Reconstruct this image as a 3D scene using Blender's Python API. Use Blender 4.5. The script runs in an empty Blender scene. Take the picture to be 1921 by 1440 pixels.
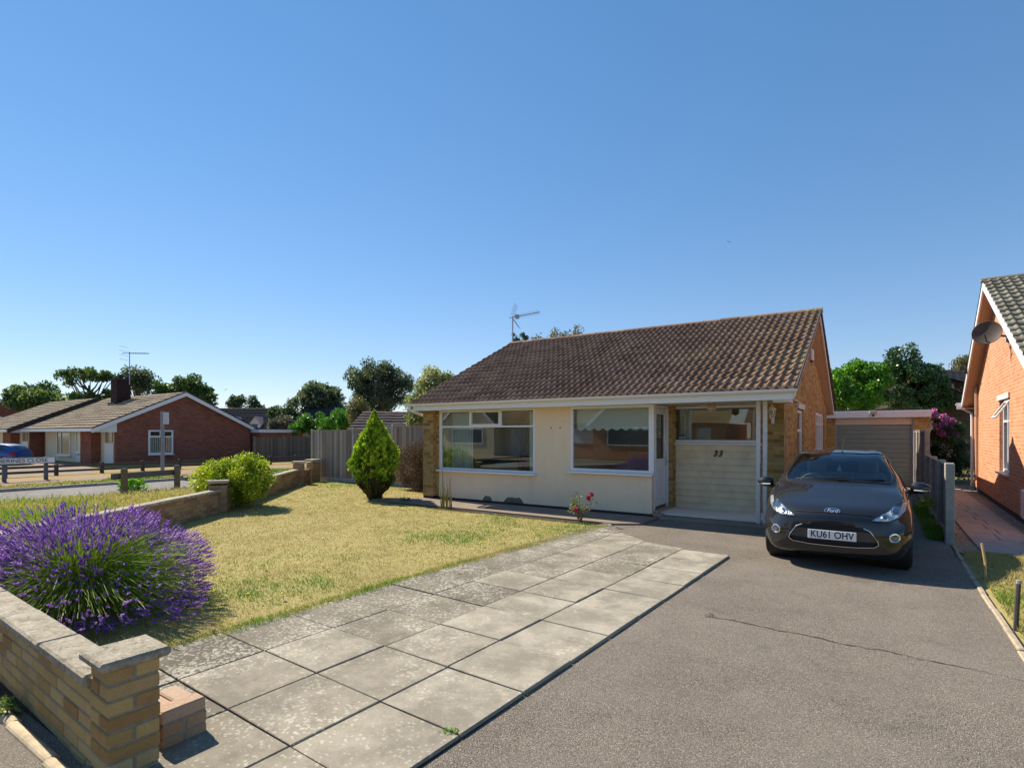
import bpy, bmesh, math, random
import numpy as np
from mathutils import Vector, Matrix
from mathutils.bvhtree import BVHTree
R = math.radians
rng = np.random.default_rng(7); random.seed(7)
S = bpy.context.scene
C = S.collection
# ---------------------------------------------------------------- camera, sky, sun
cam = bpy.data.cameras.new('camera'); co = bpy.data.objects.new('camera', cam); C.objects.link(co)
co.location = (0, 0, 1.68); co.rotation_euler = (R(90), 0, R(33.5))
cam.sensor_width = 36; cam.lens = 36*1030/1921; cam.shift_y = 93/1921; cam.clip_start = .05; cam.clip_end = 2000
S.camera = co
SUN_DIR = Vector((1.08, -.15, -1.0)).normalized()          # the way the light travels
w = bpy.data.worlds.new('World'); S.world = w; w.use_nodes = True
nt = w.node_tree; bg = nt.nodes['Background']
sky = nt.nodes.new('ShaderNodeTexSky'); sky.sky_type = 'NISHITA'; sky.sun_disc = False
sky.sun_elevation = R(42.5); sky.sun_rotation = R(278); sky.altitude = 0; sky.air_density = 1.0; sky.dust_density = 0; sky.ozone_density = 4.0
hs = nt.nodes.new('ShaderNodeHueSaturation'); nt.links.new(sky.outputs[0], hs.inputs['Color'])
gm = nt.nodes.new('ShaderNodeGamma'); nt.links.new(hs.outputs[0], gm.inputs[0]); hs.inputs['Saturation'].default_value = 1.25; gm.inputs[1].default_value = .66; hs.inputs['Value'].default_value = 1.3
tn = nt.nodes.new('ShaderNodeMix'); tn.data_type = 'RGBA'; tn.blend_type = 'MULTIPLY'; tn.inputs[0].default_value = 1; tn.inputs[7].default_value = (.93, .92, 1.02, 1)      # takes the green out of the sky
nt.links.new(gm.outputs[0], tn.inputs[6]); nt.links.new(tn.outputs[2], bg.inputs[0]); bg.inputs[1].default_value = .084
sl = bpy.data.lights.new('sun', 'SUN'); so = bpy.data.objects.new('sun', sl); C.objects.link(so)
sl.energy = 3.3; sl.angle = R(.5); sl.color = (1, .90, .75); so.rotation_euler = SUN_DIR.to_track_quat('-Z', 'Y').to_euler()
so.location = (-20, 5, 20)
S.view_settings.view_transform = 'Standard'; S.view_settings.look = 'None'; S.view_settings.gamma = 1
S.view_settings.exposure = 1.32
S.cycles.max_bounces = 8; S.cycles.transparent_max_bounces = 12; S.cycles.diffuse_bounces = 4
S.cycles.use_denoising = True

# ---------------------------------------------------------------- materials
def nodes(name):
    m = bpy.data.materials.new(name); m.use_nodes = True
    t = m.node_tree; return m, t, t.nodes['Principled BSDF']
def N(t, k, **kw):
    n = t.nodes.new(k)
    for a, b in kw.items():
        if a.startswith('i_'): n.inputs[int(a[2:]) if a[2:].isdigit() else a[2:]].default_value = b
        else: setattr(n, a, b)
    return n
def ramp(t, fac, stops):
    r = t.nodes.new('ShaderNodeValToRGB'); e = r.color_ramp.elements
    while len(e) < len(stops): e.new(.5)
    for q, (p, c) in zip(e, stops): q.position = p; q.color = (*c, 1) if len(c) == 3 else c
    t.links.new(fac, r.inputs[0]); return r.outputs[0]
def noise(t, vec, scale, detail=4, rough=.6, dist=0):
    n = N(t, 'ShaderNodeTexNoise'); n.inputs['Scale'].default_value = scale; n.inputs['Detail'].default_value = detail
    n.inputs['Roughness'].default_value = rough; n.inputs['Distortion'].default_value = dist
    if vec: t.links.new(vec, n.inputs['Vector'])
    return n.outputs[0]
def mixc(t, f, a, b, mode='MIX'):
    n = N(t, 'ShaderNodeMix', data_type='RGBA', blend_type=mode)
    for i, v in ((0, f), (6, a), (7, b)):
        if hasattr(v, 'links') or hasattr(v, 'is_linked'): t.links.new(v, n.inputs[i])
        elif i == 0: n.inputs[0].default_value = v
        else: n.inputs[i].default_value = (*v, 1) if len(v) == 3 else v
    return n.outputs[2]
def mth(t, op, a, b=None, c=None, clamp=False):
    n = N(t, 'ShaderNodeMath', operation=op); n.use_clamp = clamp
    for i, v in ((0, a), (1, b), (2, c)):
        if v is None: continue
        if isinstance(v, (int, float)): n.inputs[i].default_value = v
        else: t.links.new(v, n.inputs[i])
    return n.outputs[0]
def bumpn(t, p, h, strength=.3, dist=.01):
    b = N(t, 'ShaderNodeBump'); b.inputs['Strength'].default_value = strength; b.inputs['Distance'].default_value = dist
    t.links.new(h, b.inputs['Height']); t.links.new(b.outputs[0], p.inputs['Normal'])
def objc(t): return N(t, 'ShaderNodeTexCoord').outputs['Object']
def attr(t, n='v'): return N(t, 'ShaderNodeAttribute', attribute_name=n).outputs['Fac']
MATS = {}
def flat(name, col, rough=.5, var=.12, scale=6, bump=0, bs=80, metal=0, spec=.5, coat=0):
    """A plain surface with a soft mottle and a fine grain."""
    if name in MATS: return MATS[name]
    m, t, p = nodes(name); o = objc(t)
    a = [max(0, c*(1-var)) for c in col]; b = [min(1, c*(1+var)) for c in col]
    n1 = noise(t, o, scale, 6, .65)
    t.links.new(ramp(t, n1, [(.3, a), (.7, b)]), p.inputs['Base Color'])
    p.inputs['Roughness'].default_value = rough; p.inputs['Metallic'].default_value = metal; p.inputs['Specular IOR Level'].default_value = spec
    p.inputs['Coat Weight'].default_value = coat; p.inputs['Coat Roughness'].default_value = .03
    if bump: bumpn(t, p, noise(t, o, bs, 3), bump, .006)
    MATS[name] = m; return m
def leafmat(name, stops, trans=.35, rough=.5, spec=.3):
    m, t, p = nodes(name)
    c = ramp(t, attr(t), stops); t.links.new(c, p.inputs['Base Color']); p.inputs['Roughness'].default_value = rough
    p.inputs['Specular IOR Level'].default_value = spec
    tr = N(t, 'ShaderNodeBsdfTranslucent'); t.links.new(mixc(t, .5, c, (.55, .7, .1), 'SOFT_LIGHT'), tr.inputs[0])
    mx = N(t, 'ShaderNodeMixShader'); mx.inputs[0].default_value = trans
    t.links.new(p.outputs[0], mx.inputs[1]); t.links.new(tr.outputs[0], mx.inputs[2])
    t.links.new(mx.outputs[0], t.nodes['Material Output'].inputs[0]); return m
def brickmat(name, cols, mortar, bw=.225, bh=.075, off=.5, bump=.5, dirt=.3):
    """Coursed brick laid in the object's own metres: along x or y by the way the face looks."""
    m, t, p = nodes(name); tc = N(t, 'ShaderNodeTexCoord')
    sx = N(t, 'ShaderNodeSeparateXYZ'); t.links.new(tc.outputs['Object'], sx.inputs[0])
    sn = N(t, 'ShaderNodeSeparateXYZ'); t.links.new(tc.outputs['Normal'], sn.inputs[0])
    isx = mth(t, 'GREATER_THAN', mth(t, 'ABSOLUTE', sn.outputs[0]), .5)
    u = N(t, 'ShaderNodeMix', data_type='FLOAT'); t.links.new(isx, u.inputs[0]); t.links.new(sx.outputs[0], u.inputs[2]); t.links.new(sx.outputs[1], u.inputs[3])
    cv = N(t, 'ShaderNodeCombineXYZ'); t.links.new(u.outputs[0], cv.inputs[0]); t.links.new(sx.outputs[2], cv.inputs[1])
    b = N(t, 'ShaderNodeTexBrick'); t.links.new(cv.outputs[0], b.inputs['Vector']); b.offset = off
    for k, v in (('Scale', 1), ('Mortar Size', .006), ('Mortar Smooth', .2), ('Bias', 0), ('Brick Width', bw), ('Row Height', bh)): b.inputs[k].default_value = v
    b.inputs['Color1'].default_value = (0, 0, 0, 1); b.inputs['Color2'].default_value = (1, 1, 1, 1); b.inputs['Mortar'].default_value = (.5, .5, .5, 1)
    wob = noise(t, cv.outputs[0], 9, 5, .7)
    f = mth(t, 'ADD', mth(t, 'MULTIPLY', b.outputs[0], .75), mth(t, 'MULTIPLY', wob, .5)); f = mth(t, 'SUBTRACT', f, .12)
    c = ramp(t, f, [(i/(len(cols)-1), q) for i, q in enumerate(cols)])
    mo = mixc(t, noise(t, cv.outputs[0], 40), [x*.75 for x in mortar], [x*1.15 for x in mortar])
    c = mixc(t, b.outputs[1], c, mo)
    big = noise(t, cv.outputs[0], .8, 5, .7)
    c = mixc(t, dirt, c, ramp(t, big, [(.3, (.45, .42, .38)), (.65, (1, 1, 1))]), 'MULTIPLY')
    t.links.new(c, p.inputs['Base Color']); p.inputs['Roughness'].default_value = .88; p.inputs['Specular IOR Level'].default_value = .2
    h = mth(t, 'ADD', mth(t, 'MULTIPLY', b.outputs[1], -1.), mth(t, 'MULTIPLY', noise(t, cv.outputs[0], 70, 3), .35))
    bumpn(t, p, h, bump, .008); return m
def realbrick(name, cols, lich=.4):
    """For walls whose bricks are modelled one by one: a tint per brick from the attribute v."""
    m, t, p = nodes(name); o = objc(t)
    f = mth(t, 'ADD', attr(t), mth(t, 'MULTIPLY', mth(t, 'SUBTRACT', noise(t, o, 14, 6, .7), .5), .45))
    c = ramp(t, f, [(i/(len(cols)-1), q) for i, q in enumerate(cols)])
    pale = ramp(t, noise(t, o, 5, 8, .75), [(.54, (0, 0, 0)), (.72, (1, 1, 1))])
    c = mixc(t, mth(t, 'MULTIPLY', pale, lich), c, (.42, .37, .30))
    c = mixc(t, .5, c, ramp(t, noise(t, o, 130, 3), [(.3, (.62, .6, .58)), (.6, (1, 1, 1))]), 'MULTIPLY')
    t.links.new(c, p.inputs['Base Color']); p.inputs['Roughness'].default_value = .9; p.inputs['Specular IOR Level'].default_value = .15
    bumpn(t, p, mth(t, 'ADD', noise(t, o, 160, 4, .7), mth(t, 'MULTIPLY', noise(t, o, 38, 5, .7), 1.6)), 1, .007); return m
def tilemat(name, cols, lichen, amt=.5, lo=.5, grow=None):
    """Concrete roof tiles: a tint per tile (attribute v), weather streaks, moss and lichen blotches."""
    m, t, p = nodes(name); o = objc(t)
    f = mth(t, 'ADD', mth(t, 'MULTIPLY', attr(t), .42), mth(t, 'MULTIPLY', noise(t, o, 7, 6, .7), .6))
    c = ramp(t, f, [(.15+.7*i/(len(cols)-1), q) for i, q in enumerate(cols)])
    ln = mth(t, 'ADD', noise(t, o, 11, 8, .78), mth(t, 'MULTIPLY', mth(t, 'SUBTRACT', noise(t, o, .6, 3), .5), .35))
    if grow:                                                   # lichen thickens towards one end of this roof
        sx = N(t, 'ShaderNodeSeparateXYZ'); t.links.new(o, sx.inputs[0])
        ln = mth(t, 'ADD', ln, mth(t, 'MULTIPLY', mth(t, 'SUBTRACT', sx.outputs[0], grow[0]), grow[1]))
    c = mixc(t, mth(t, 'MULTIPLY', ramp(t, ln, [(lo, (0, 0, 0)), (lo+.14, (1, 1, 1))]), amt), c, lichen)
    sp = ramp(t, noise(t, o, 34, 4, .7), [(.66, (0, 0, 0)), (.72, (1, 1, 1))])
    c = mixc(t, mth(t, 'MULTIPLY', sp, .4), c, (.06, .05, .035))
    t.links.new(c, p.inputs['Base Color']); p.inputs['Roughness'].default_value = .85; p.inputs['Specular IOR Level'].default_value = .25
    bumpn(t, p, noise(t, o, 90, 4, .7), .4, .006); return m
def glassmat(name, tint=(.9, .95, .93), refl=1.0):
    m, t, p = nodes(name); t.nodes.remove(p)
    g = N(t, 'ShaderNodeBsdfGlossy'); g.inputs['Roughness'].default_value = .0; g.inputs[0].default_value = (refl*.8, refl*.8, refl*.8, 1)
    tr = N(t, 'ShaderNodeBsdfTransparent'); tr.inputs[0].default_value = (*tint, 1)
    fr = N(t, 'ShaderNodeFresnel'); fr.inputs[0].default_value = 1.5
    f = mth(t, 'ADD', mth(t, 'MULTIPLY', fr.outputs[0], 1.3), .05, clamp=True)
    mx = N(t, 'ShaderNodeMixShader'); t.links.new(f, mx.inputs[0]); t.links.new(tr.outputs[0], mx.inputs[1]); t.links.new(g.outputs[0], mx.inputs[2])
    t.links.new(mx.outputs[0], t.nodes['Material Output'].inputs[0]); return m

WHITE = flat('white_upvc', (.74, .75, .76), .35, .03); CREAMT = flat('cream_soffit', (.62, .5, .36), .6, .06)
GREYWHITE = flat('old_white_paint', (.62, .62, .6), .6, .1, 14, .2)
DARK = flat('dark_rubber', (.015, .015, .016), .6); CHROME = flat('chrome', (.75, .76, .78), .12, .02, metal=1)
GLASS = glassmat('window_glass'); BLACKP = flat('black_paint', (.02, .019, .018), .45)
CONC = flat('concrete', (.36, .34, .30), .9, .22, 9, .5, 120, spec=.2); TIMBER = flat('weathered_timber', (.19, .155, .135), .9, .3, 5, .4, 60, spec=.15)

# ---------------------------------------------------------------- geometry helpers
class MB:
    """Collects simple shapes; build() links them as one mesh object."""
    def __init__(s): s.v = []; s.f = []; s.m = []; s.a = []
    def add(s, vs, fs, mi=0, val=.5):
        b = len(s.v); s.v += [tuple(q) for q in vs]; s.f += [tuple(b+i for i in q) for q in fs]; s.m += [mi]*len(fs); s.a += [val]*len(vs); return s
    def box(s, x0, x1, y0, y1, z0, z1, mi=0, val=.5, bev=0, M=None):
        if bev:
            b = min(bev, (x1-x0)*.45, (y1-y0)*.45, (z1-z0)*.45); vs = []; fs = []
            for sx, X in ((-1, x0), (1, x1)):
                for sy, Y in ((-1, y0), (1, y1)):
                    for sz, Z in ((-1, z0), (1, z1)):
                        vs += [(X, Y-sy*b, Z-sz*b), (X-sx*b, Y, Z-sz*b), (X-sx*b, Y-sy*b, Z)]
            k = lambda i, j, l, a: ((i*2+j)*2+l)*3+a
            for i in (0, 1):
                q = [k(i, 0, 0, 0), k(i, 1, 0, 0), k(i, 1, 1, 0), k(i, 0, 1, 0)]; fs.append(q if i else q[::-1])
                q = [k(0, i, 0, 1), k(0, i, 1, 1), k(1, i, 1, 1), k(1, i, 0, 1)]; fs.append(q if i else q[::-1])
                q = [k(0, 0, i, 2), k(1, 0, i, 2), k(1, 1, i, 2), k(0, 1, i, 2)]; fs.append(q if i else q[::-1])
            for i in (0, 1):
                for j in (0, 1):
                    e = [(k(i, j, 0, 0), k(i, j, 0, 1), k(i, j, 1, 1), k(i, j, 1, 0)), (k(i, 0, j, 0), k(i, 0, j, 2), k(i, 1, j, 2), k(i, 1, j, 0)), (k(0, i, j, 1), k(0, i, j, 2), k(1, i, j, 2), k(1, i, j, 1))]
                    fs += e
            for i in (0, 1):
                for j in (0, 1):
                    for l in (0, 1): fs.append((k(i, j, l, 0), k(i, j, l, 1), k(i, j, l, 2)))
        else:
            vs = [(x, y, z) for z in (z0, z1) for y in (y0, y1) for x in (x0, x1)]
            fs = [(0, 2, 3, 1), (4, 5, 7, 6), (0, 1, 5, 4), (2, 6, 7, 3), (0, 4, 6, 2), (1, 3, 7, 5)]
        if M is not None: vs = [M @ Vector(q) for q in vs]
        return s.add(vs, fs, mi, val)
    def tube(s, pts, r, n=8, mi=0, val=.5, cap=True):
        pts = [Vector(p) for p in pts]; rs = r if isinstance(r, (list, tuple)) else [r]*len(pts); vs = []; fs = []; up = None
        for i, p in enumerate(pts):
            d = (pts[min(i+1, len(pts)-1)]-pts[max(i-1, 0)])
            d = d.normalized() if d.length > 1e-9 else Vector((0, 0, 1))
            if up is None: up = d.orthogonal().normalized()
            a = (up-d*up.dot(d)); a = a.normalized() if a.length > 1e-6 else d.orthogonal().normalized(); up = a; b = d.cross(a)
            for k in range(n):
                t = 2*math.pi*k/n; vs.append(p+(a*math.cos(t)+b*math.sin(t))*rs[i])
        for i in range(len(pts)-1):
            for k in range(n): fs.append((i*n+k, i*n+(k+1) % n, (i+1)*n+(k+1) % n, (i+1)*n+k))
        if cap: fs += [tuple(range(n))[::-1], tuple((len(pts)-1)*n+k for k in range(n))]
        return s.add(vs, fs, mi, val)
    def lathe(s, prof, c=(0, 0, 0), n=24, mi=0, axis='Z', val=.5):
        vs = []; fs = []
        for r, z in prof:
            for k in range(n):
                t = 2*math.pi*k/n; x, y = r*math.cos(t), r*math.sin(t)
                q = (x, y, z) if axis == 'Z' else ((z, x, y) if axis == 'X' else (x, z, y))
                vs.append((c[0]+q[0], c[1]+q[1], c[2]+q[2]))
        for i in range(len(prof)-1):
            for k in range(n): fs.append((i*n+k, i*n+(k+1) % n, (i+1)*n+(k+1) % n, (i+1)*n+k))
        fs += [tuple(range(n))[::-1], tuple((len(prof)-1)*n+k for k in range(n))]
        return s.add(vs, fs, mi, val)
    def prism(s, poly, a, b, axis='Z', mi=0, val=.5):
        """A 2-D outline given thickness from a to b along an axis."""
        f = {'Z': lambda p, h: (p[0], p[1], h), 'Y': lambda p, h: (p[0], h, p[1]), 'X': lambda p, h: (h, p[0], p[1])}[axis]
        n = len(poly); vs = [f(p, a) for p in poly]+[f(p, b) for p in poly]
        fs = [tuple(range(n))[::-1], tuple(range(n, 2*n))]+[(i, (i+1) % n, n+(i+1) % n, n+i) for i in range(n)]
        return s.add(vs, fs, mi, val)
    def build(s, name, mats, parent=None, smooth=False, norm=True):
        me = bpy.data.meshes.new(name); me.from_pydata(s.v, [], s.f)
        for m in (mats if isinstance(mats, (list, tuple)) else [mats]): me.materials.append(m)
        me.polygons.foreach_set('material_index', s.m)
        at = me.attributes.new('v', 'FLOAT', 'POINT'); at.data.foreach_set('value', s.a)
        if norm:
            bm = bmesh.new(); bm.from_mesh(me); bmesh.ops.recalc_face_normals(bm, faces=bm.faces); bm.to_mesh(me); bm.free()
        if smooth:
            me.polygons.foreach_set('use_smooth', [True]*len(me.polygons))
            try: me.set_sharp_from_angle(angle=R(40))
            except Exception: pass
        o = bpy.data.objects.new(name, me); C.objects.link(o)
        if parent: o.parent = parent
        return o
def npmesh(name, V, F, mat, vals=None, parent=None, midx=None):
    """A big mesh straight from arrays: V (n,3), F (m,k)."""
    me = bpy.data.meshes.new(name); V = np.asarray(V, np.float32); F = np.asarray(F, np.int32); k = F.shape[1]
    me.vertices.add(len(V)); me.vertices.foreach_set('co', V.ravel())
    me.loops.add(F.size); me.loops.foreach_set('vertex_index', F.ravel())
    me.polygons.add(len(F)); me.polygons.foreach_set('loop_start', np.arange(0, F.size, k, dtype=np.int32))
    try: me.polygons.foreach_set('loop_total', np.full(len(F), k, np.int32))
    except Exception: pass
    for m in (mat if isinstance(mat, (list, tuple)) else [mat]): me.materials.append(m)
    if midx is not None: me.polygons.foreach_set('material_index', np.asarray(midx, np.int32))
    if vals is not None:
        a = me.attributes.new('v', 'FLOAT', 'POINT'); a.data.foreach_set('value', np.asarray(vals, np.float32))
    me.update(calc_edges=True); me.validate()
    o = bpy.data.objects.new(name, me); C.objects.link(o)
    if parent: o.parent = parent
    return o
def tag(o, label=None, cat=None, group=None, kind=None):
    if label: o['label'] = label
    if cat: o['category'] = cat
    if group: o['group'] = group
    if kind: o['kind'] = kind
    return o
def thing(name, label, cat, loc=(0, 0, 0), rz=0, group=None):
    o = bpy.data.objects.new(name, None); o.empty_display_size = .2; C.objects.link(o); o.location = loc; o.rotation_euler = (0, 0, rz)
    return tag(o, label, cat, group)
def kids(o): return [c for c in bpy.data.objects if c.parent == o]
def dup(o, parent=None):
    c = o.copy(); C.objects.link(c); c.parent = parent
    for ch in kids(o): dup(ch, c)
    return c
def struct(name, mb, m, **k): return tag(mb.build(name, m, **k), kind='structure')
def sheet(name, poly, z, m, grid=0):
    mb = MB(); mb.add([(x, y, z) for x, y in poly], [tuple(range(len(poly)))]); o = mb.build(name, m, norm=False)
    me = o.data
    if me.polygons[0].normal.z < 0: me.flip_normals()
    return tag(o, kind='structure')
def inpoly(P, poly):
    x, y = P[:, 0], P[:, 1]; c = np.zeros(len(P), bool); n = len(poly); j = n-1
    for i in range(n):
        xi, yi = poly[i]; xj, yj = poly[j]
        c ^= ((yi > y) != (yj > y)) & (x < (xj-xi)*(y-yi)/(yj-yi+1e-12)+xi); j = i
    return c
def text(s, size, m, parent, loc, rot, depth=.004, shear=0, name='lettering', sx=1, bold=0):
    cu = bpy.data.curves.new(name, 'FONT'); cu.body = s; cu.size = size; cu.extrude = depth; cu.align_x = 'CENTER'; cu.align_y = 'CENTER'; cu.shear = shear; cu.offset = bold
    o = bpy.data.objects.new('tmp', cu); C.objects.link(o); dg = bpy.context.evaluated_depsgraph_get()
    me = bpy.data.meshes.new_from_object(o.evaluated_get(dg)); bpy.data.objects.remove(o); me.name = name
    me.materials.clear(); me.materials.append(m)
    q = bpy.data.objects.new(name, me); C.objects.link(q); q.parent = parent; q.location = loc; q.rotation_euler = rot; q.scale = (sx, 1, 1); return q
def rquads(P, size, up=0., asp=.6, sizevar=.4, dirs=None):
    """A leaf-shaped diamond at every point of P, turned at random."""
    n = len(P); d = rng.normal(size=(n, 3)) if dirs is None else dirs+rng.normal(size=(n, 3))*.35
    d[:, 2] += up; d /= np.linalg.norm(d, axis=1)[:, None]+1e-9
    q = rng.normal(size=(n, 3)); q -= d*(q*d).sum(1)[:, None]; q /= np.linalg.norm(q, axis=1)[:, None]+1e-9
    s = (size*(1+sizevar*rng.uniform(-1, 1, n)))[:, None]
    V = np.stack([P-d*s*.5, P+q*s*asp*.5, P+d*s*.5, P-q*s*asp*.5], 1).reshape(-1, 3)
    return V, np.arange(4*n).reshape(n, 4)
# ---------------------------------------------------------------- ground, drive, slabs, lawn
def vn(P, scale, seed=0):
    """Smooth value noise at 2-D points."""
    g = np.random.default_rng(seed).uniform(0, 1, (64, 64)); q = np.asarray(P)[:, :2]*scale+100; i = np.floor(q).astype(int); f = q-i; f = f*f*(3-2*f)
    a = g[i[:, 0] % 64, i[:, 1] % 64]; b = g[(i[:, 0]+1) % 64, i[:, 1] % 64]; c = g[i[:, 0] % 64, (i[:, 1]+1) % 64]; d = g[(i[:, 0]+1) % 64, (i[:, 1]+1) % 64]
    return (a*(1-f[:, 0])+b*f[:, 0])*(1-f[:, 1])+(c*(1-f[:, 0])+d*f[:, 0])*f[:, 1]
def soilmat(name, cols, scale=3, fine=60, bump=.6):
    m, t, p = nodes(name); o = objc(t)
    f = mth(t, 'ADD', mth(t, 'MULTIPLY', noise(t, o, scale, 6, .7), .6), mth(t, 'MULTIPLY', noise(t, o, fine, 4, .7), .4))
    t.links.new(ramp(t, f, [(.3+.4*i/(len(cols)-1), c) for i, c in enumerate(cols)]), p.inputs['Base Color']); p.inputs['Roughness'].default_value = .95; p.inputs['Specular IOR Level'].default_value = .1
    bumpn(t, p, noise(t, o, fine, 5, .75), bump, .02); return m
def asphalt(name, dark, mid, pale, agg=210):
    m, t, p = nodes(name); o = objc(t)
    v = N(t, 'ShaderNodeTexVoronoi'); v.inputs['Scale'].default_value = agg; t.links.new(o, v.inputs['Vector'])
    sv = N(t, 'ShaderNodeSeparateColor'); t.links.new(v.outputs['Color'], sv.inputs[0])
    c = ramp(t, sv.outputs[0], [(0, dark), (.45, mid), (.85, pale), (1, [min(1, x*1.7) for x in pale])])
    edge = ramp(t, v.outputs['Distance'], [(.25, (1, 1, 1)), (.75, (.45, .43, .42))]); c = mixc(t, .65, c, edge, 'MULTIPLY')
    c = mixc(t, .55, c, ramp(t, noise(t, o, 1.3, 8, .72), [(.32, (.72, .68, .66)), (.55, (1, .98, .96)), (.72, (1.2, 1.15, 1.08))]), 'MULTIPLY')
    st = ramp(t, noise(t, o, 3.2, 7, .7, .6), [(.62, (0, 0, 0)), (.75, (1, 1, 1))]); c = mixc(t, mth(t, 'MULTIPLY', st, .35), c, (.30, .26, .2))
    sp = ramp(t, noise(t, o, 2.1, 4, .6, .5), [(.62, (0, 0, 0)), (.74, (1, 1, 1))]); c = mixc(t, mth(t, 'MULTIPLY', sp, .5), c, (.07, .06, .052))
    wr = ramp(t, noise(t, o, .55, 6, .65), [(.4, (0, 0, 0)), (.6, (1, 1, 1))]); c = mixc(t, mth(t, 'MULTIPLY', wr, .28), c, [min(1, x*.95) for x in pale])
    t.links.new(c, p.inputs['Base Color']); p.inputs['Roughness'].default_value = .9; p.inputs['Specular IOR Level'].default_value = .25
    bumpn(t, p, mth(t, 'MULTIPLY', v.outputs['Distance'], -1), .7, .012); return m
def slabmat(name, cols, lich):
    m, t, p = nodes(name); o = objc(t); a = attr(t)
    f = mth(t, 'ADD', mth(t, 'MULTIPLY', a, .7), mth(t, 'MULTIPLY', noise(t, o, 4, 7, .7), .45))
    c = ramp(t, f, [(.2+.6*i/(len(cols)-1), q) for i, q in enumerate(cols)])
    c = mixc(t, .6, c, ramp(t, noise(t, o, 210, 3, .7), [(.3, (.66, .65, .63)), (.65, (1.08, 1.08, 1.06))]), 'MULTIPLY')
    # pale lichen discs, thicker where the broad noise and the slab's own tint allow
    v = N(t, 'ShaderNodeTexVoronoi'); v.inputs['Scale'].default_value = 42; v.inputs['Randomness'].default_value = 1
    wv = N(t, 'ShaderNodeVectorMath', operation='ADD'); t.links.new(o, wv.inputs[0])
    nz = N(t, 'ShaderNodeTexNoise'); nz.inputs['Scale'].default_value = 45; t.links.new(o, nz.inputs['Vector'])
    sc = N(t, 'ShaderNodeVectorMath', operation='SCALE'); t.links.new(nz.outputs['Color'], sc.inputs[0]); sc.inputs['Scale'].default_value = .025; t.links.new(sc.outputs[0], wv.inputs[1])
    t.links.new(wv.outputs[0], v.inputs['Vector']); vc = N(t, 'ShaderNodeSeparateColor'); t.links.new(v.outputs['Color'], vc.inputs[0])
    dens = mth(t, 'ADD', noise(t, o, 2.2, 4, .6), mth(t, 'MULTIPLY', mth(t, 'SUBTRACT', a, .5), -.3))
    rad = mth(t, 'MULTIPLY', mth(t, 'SUBTRACT', mth(t, 'ADD', vc.outputs[0], mth(t, 'MULTIPLY', dens, 1.9)), 1.2), .82)
    disc = mth(t, 'MULTIPLY', mth(t, 'SUBTRACT', rad, v.outputs['Distance']), 14, clamp=True)
    v2 = N(t, 'ShaderNodeTexVoronoi'); v2.inputs['Scale'].default_value = 120; t.links.new(wv.outputs[0], v2.inputs['Vector']); vd = N(t, 'ShaderNodeSeparateColor'); t.links.new(v2.outputs['Color'], vd.inputs[0])
    d2 = mth(t, 'GREATER_THAN', mth(t, 'MULTIPLY', mth(t, 'SUBTRACT', mth(t, 'ADD', vd.outputs[0], dens), 1.2), .9), v2.outputs['Distance'])
    c = mixc(t, mth(t, 'MULTIPLY', mth(t, 'MAXIMUM', disc, mth(t, 'MULTIPLY', d2, .8)), .68), c, lich)
    dk = ramp(t, noise(t, o, 1.7, 8, .75), [(.42, (1, 1, 1)), (.6, (0, 0, 0))]); c = mixc(t, mth(t, 'MULTIPLY', dk, .5), c, (.09, .078, .06))
    t.links.new(c, p.inputs['Base Color']); p.inputs['Roughness'].default_value = .92; p.inputs['Specular IOR Level'].default_value = .2
    bumpn(t, p, noise(t, o, 170, 4, .7), .35, .004); return m
GRASSG = soilmat('dry_turf', [(.20, .15, .065), (.31, .25, .10), (.39, .325, .14), (.30, .29, .09)], 1.3, 45)
SOIL = soilmat('soil', [(.035, .025, .018), (.075, .055, .038), (.13, .10, .075)], 8, 50, .9)
ASPH = asphalt('drive_asphalt', (.115, .097, .077), (.225, .194, .157), (.35, .31, .255))
ROADM = asphalt('road_asphalt', (.12, .11, .105), (.2, .19, .18), (.3, .28, .26), 90)
FOOT = asphalt('footway_asphalt', (.10, .09, .075), (.18, .16, .13), (.28, .25, .2), 150)
SLAB = slabmat('lichened_slabs', [(.13, .115, .088), (.22, .195, .15), (.31, .275, .21), (.40, .36, .285)], (.55, .51, .42))
PATHM = soilmat('path_concrete', [(.17, .13, .10), (.25, .20, .155), (.32, .26, .2)], 2, 90, .3)
GRAVEL = asphalt('gravel', (.12, .09, .06), (.28, .22, .16), (.45, .37, .28), 55)

sheet('ground', [(-400, -200), (300, -200), (300, 400), (-400, 400)], -.03, soilmat('field', [(.10, .09, .035), (.2, .17, .07), (.28, .23, .1)], .5, 12))
sheet('driveway', [(-4.6, -.1), (.93, -.1), (.93, 21.5), (-1.5, 21.5), (-1.5, 12), (-4.6, 10.4)], 0, ASPH)
sheet('footway', [(-40, -1.9), (-2.95, -1.9), (-2.95, 1.0), (-40, 1.0)], -.012, FOOT)
sheet('street', [(-60, -8), (60, -8), (60, -1.95), (-60, -1.95)], -.016, ROADM)
sheet('opposite_footway', [(-60, -10), (60, -10), (60, -8.05), (-60, -8.05)], -.012, FOOT)
sheet('flower_bed', [(-8.2, 1.14), (-3.3, 1.14), (-3.0, 1.36), (-4.55, 3.0), (-8.6, 3.2)], .003, SOIL)
LAWN = [(-4.52, 1.95), (-4.47, 3.2), (-4.33, 6.2), (-4.02, 9.2), (-6.5, 9.1), (-8, 9.2), (-10.6, 9.5), (-9.78, 10.7), (-9.78, 12.42), (-16.4, 12.42), (-11.35, 6.05), (-8.15, 1.3), (-5.2, 1.3)]
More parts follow.
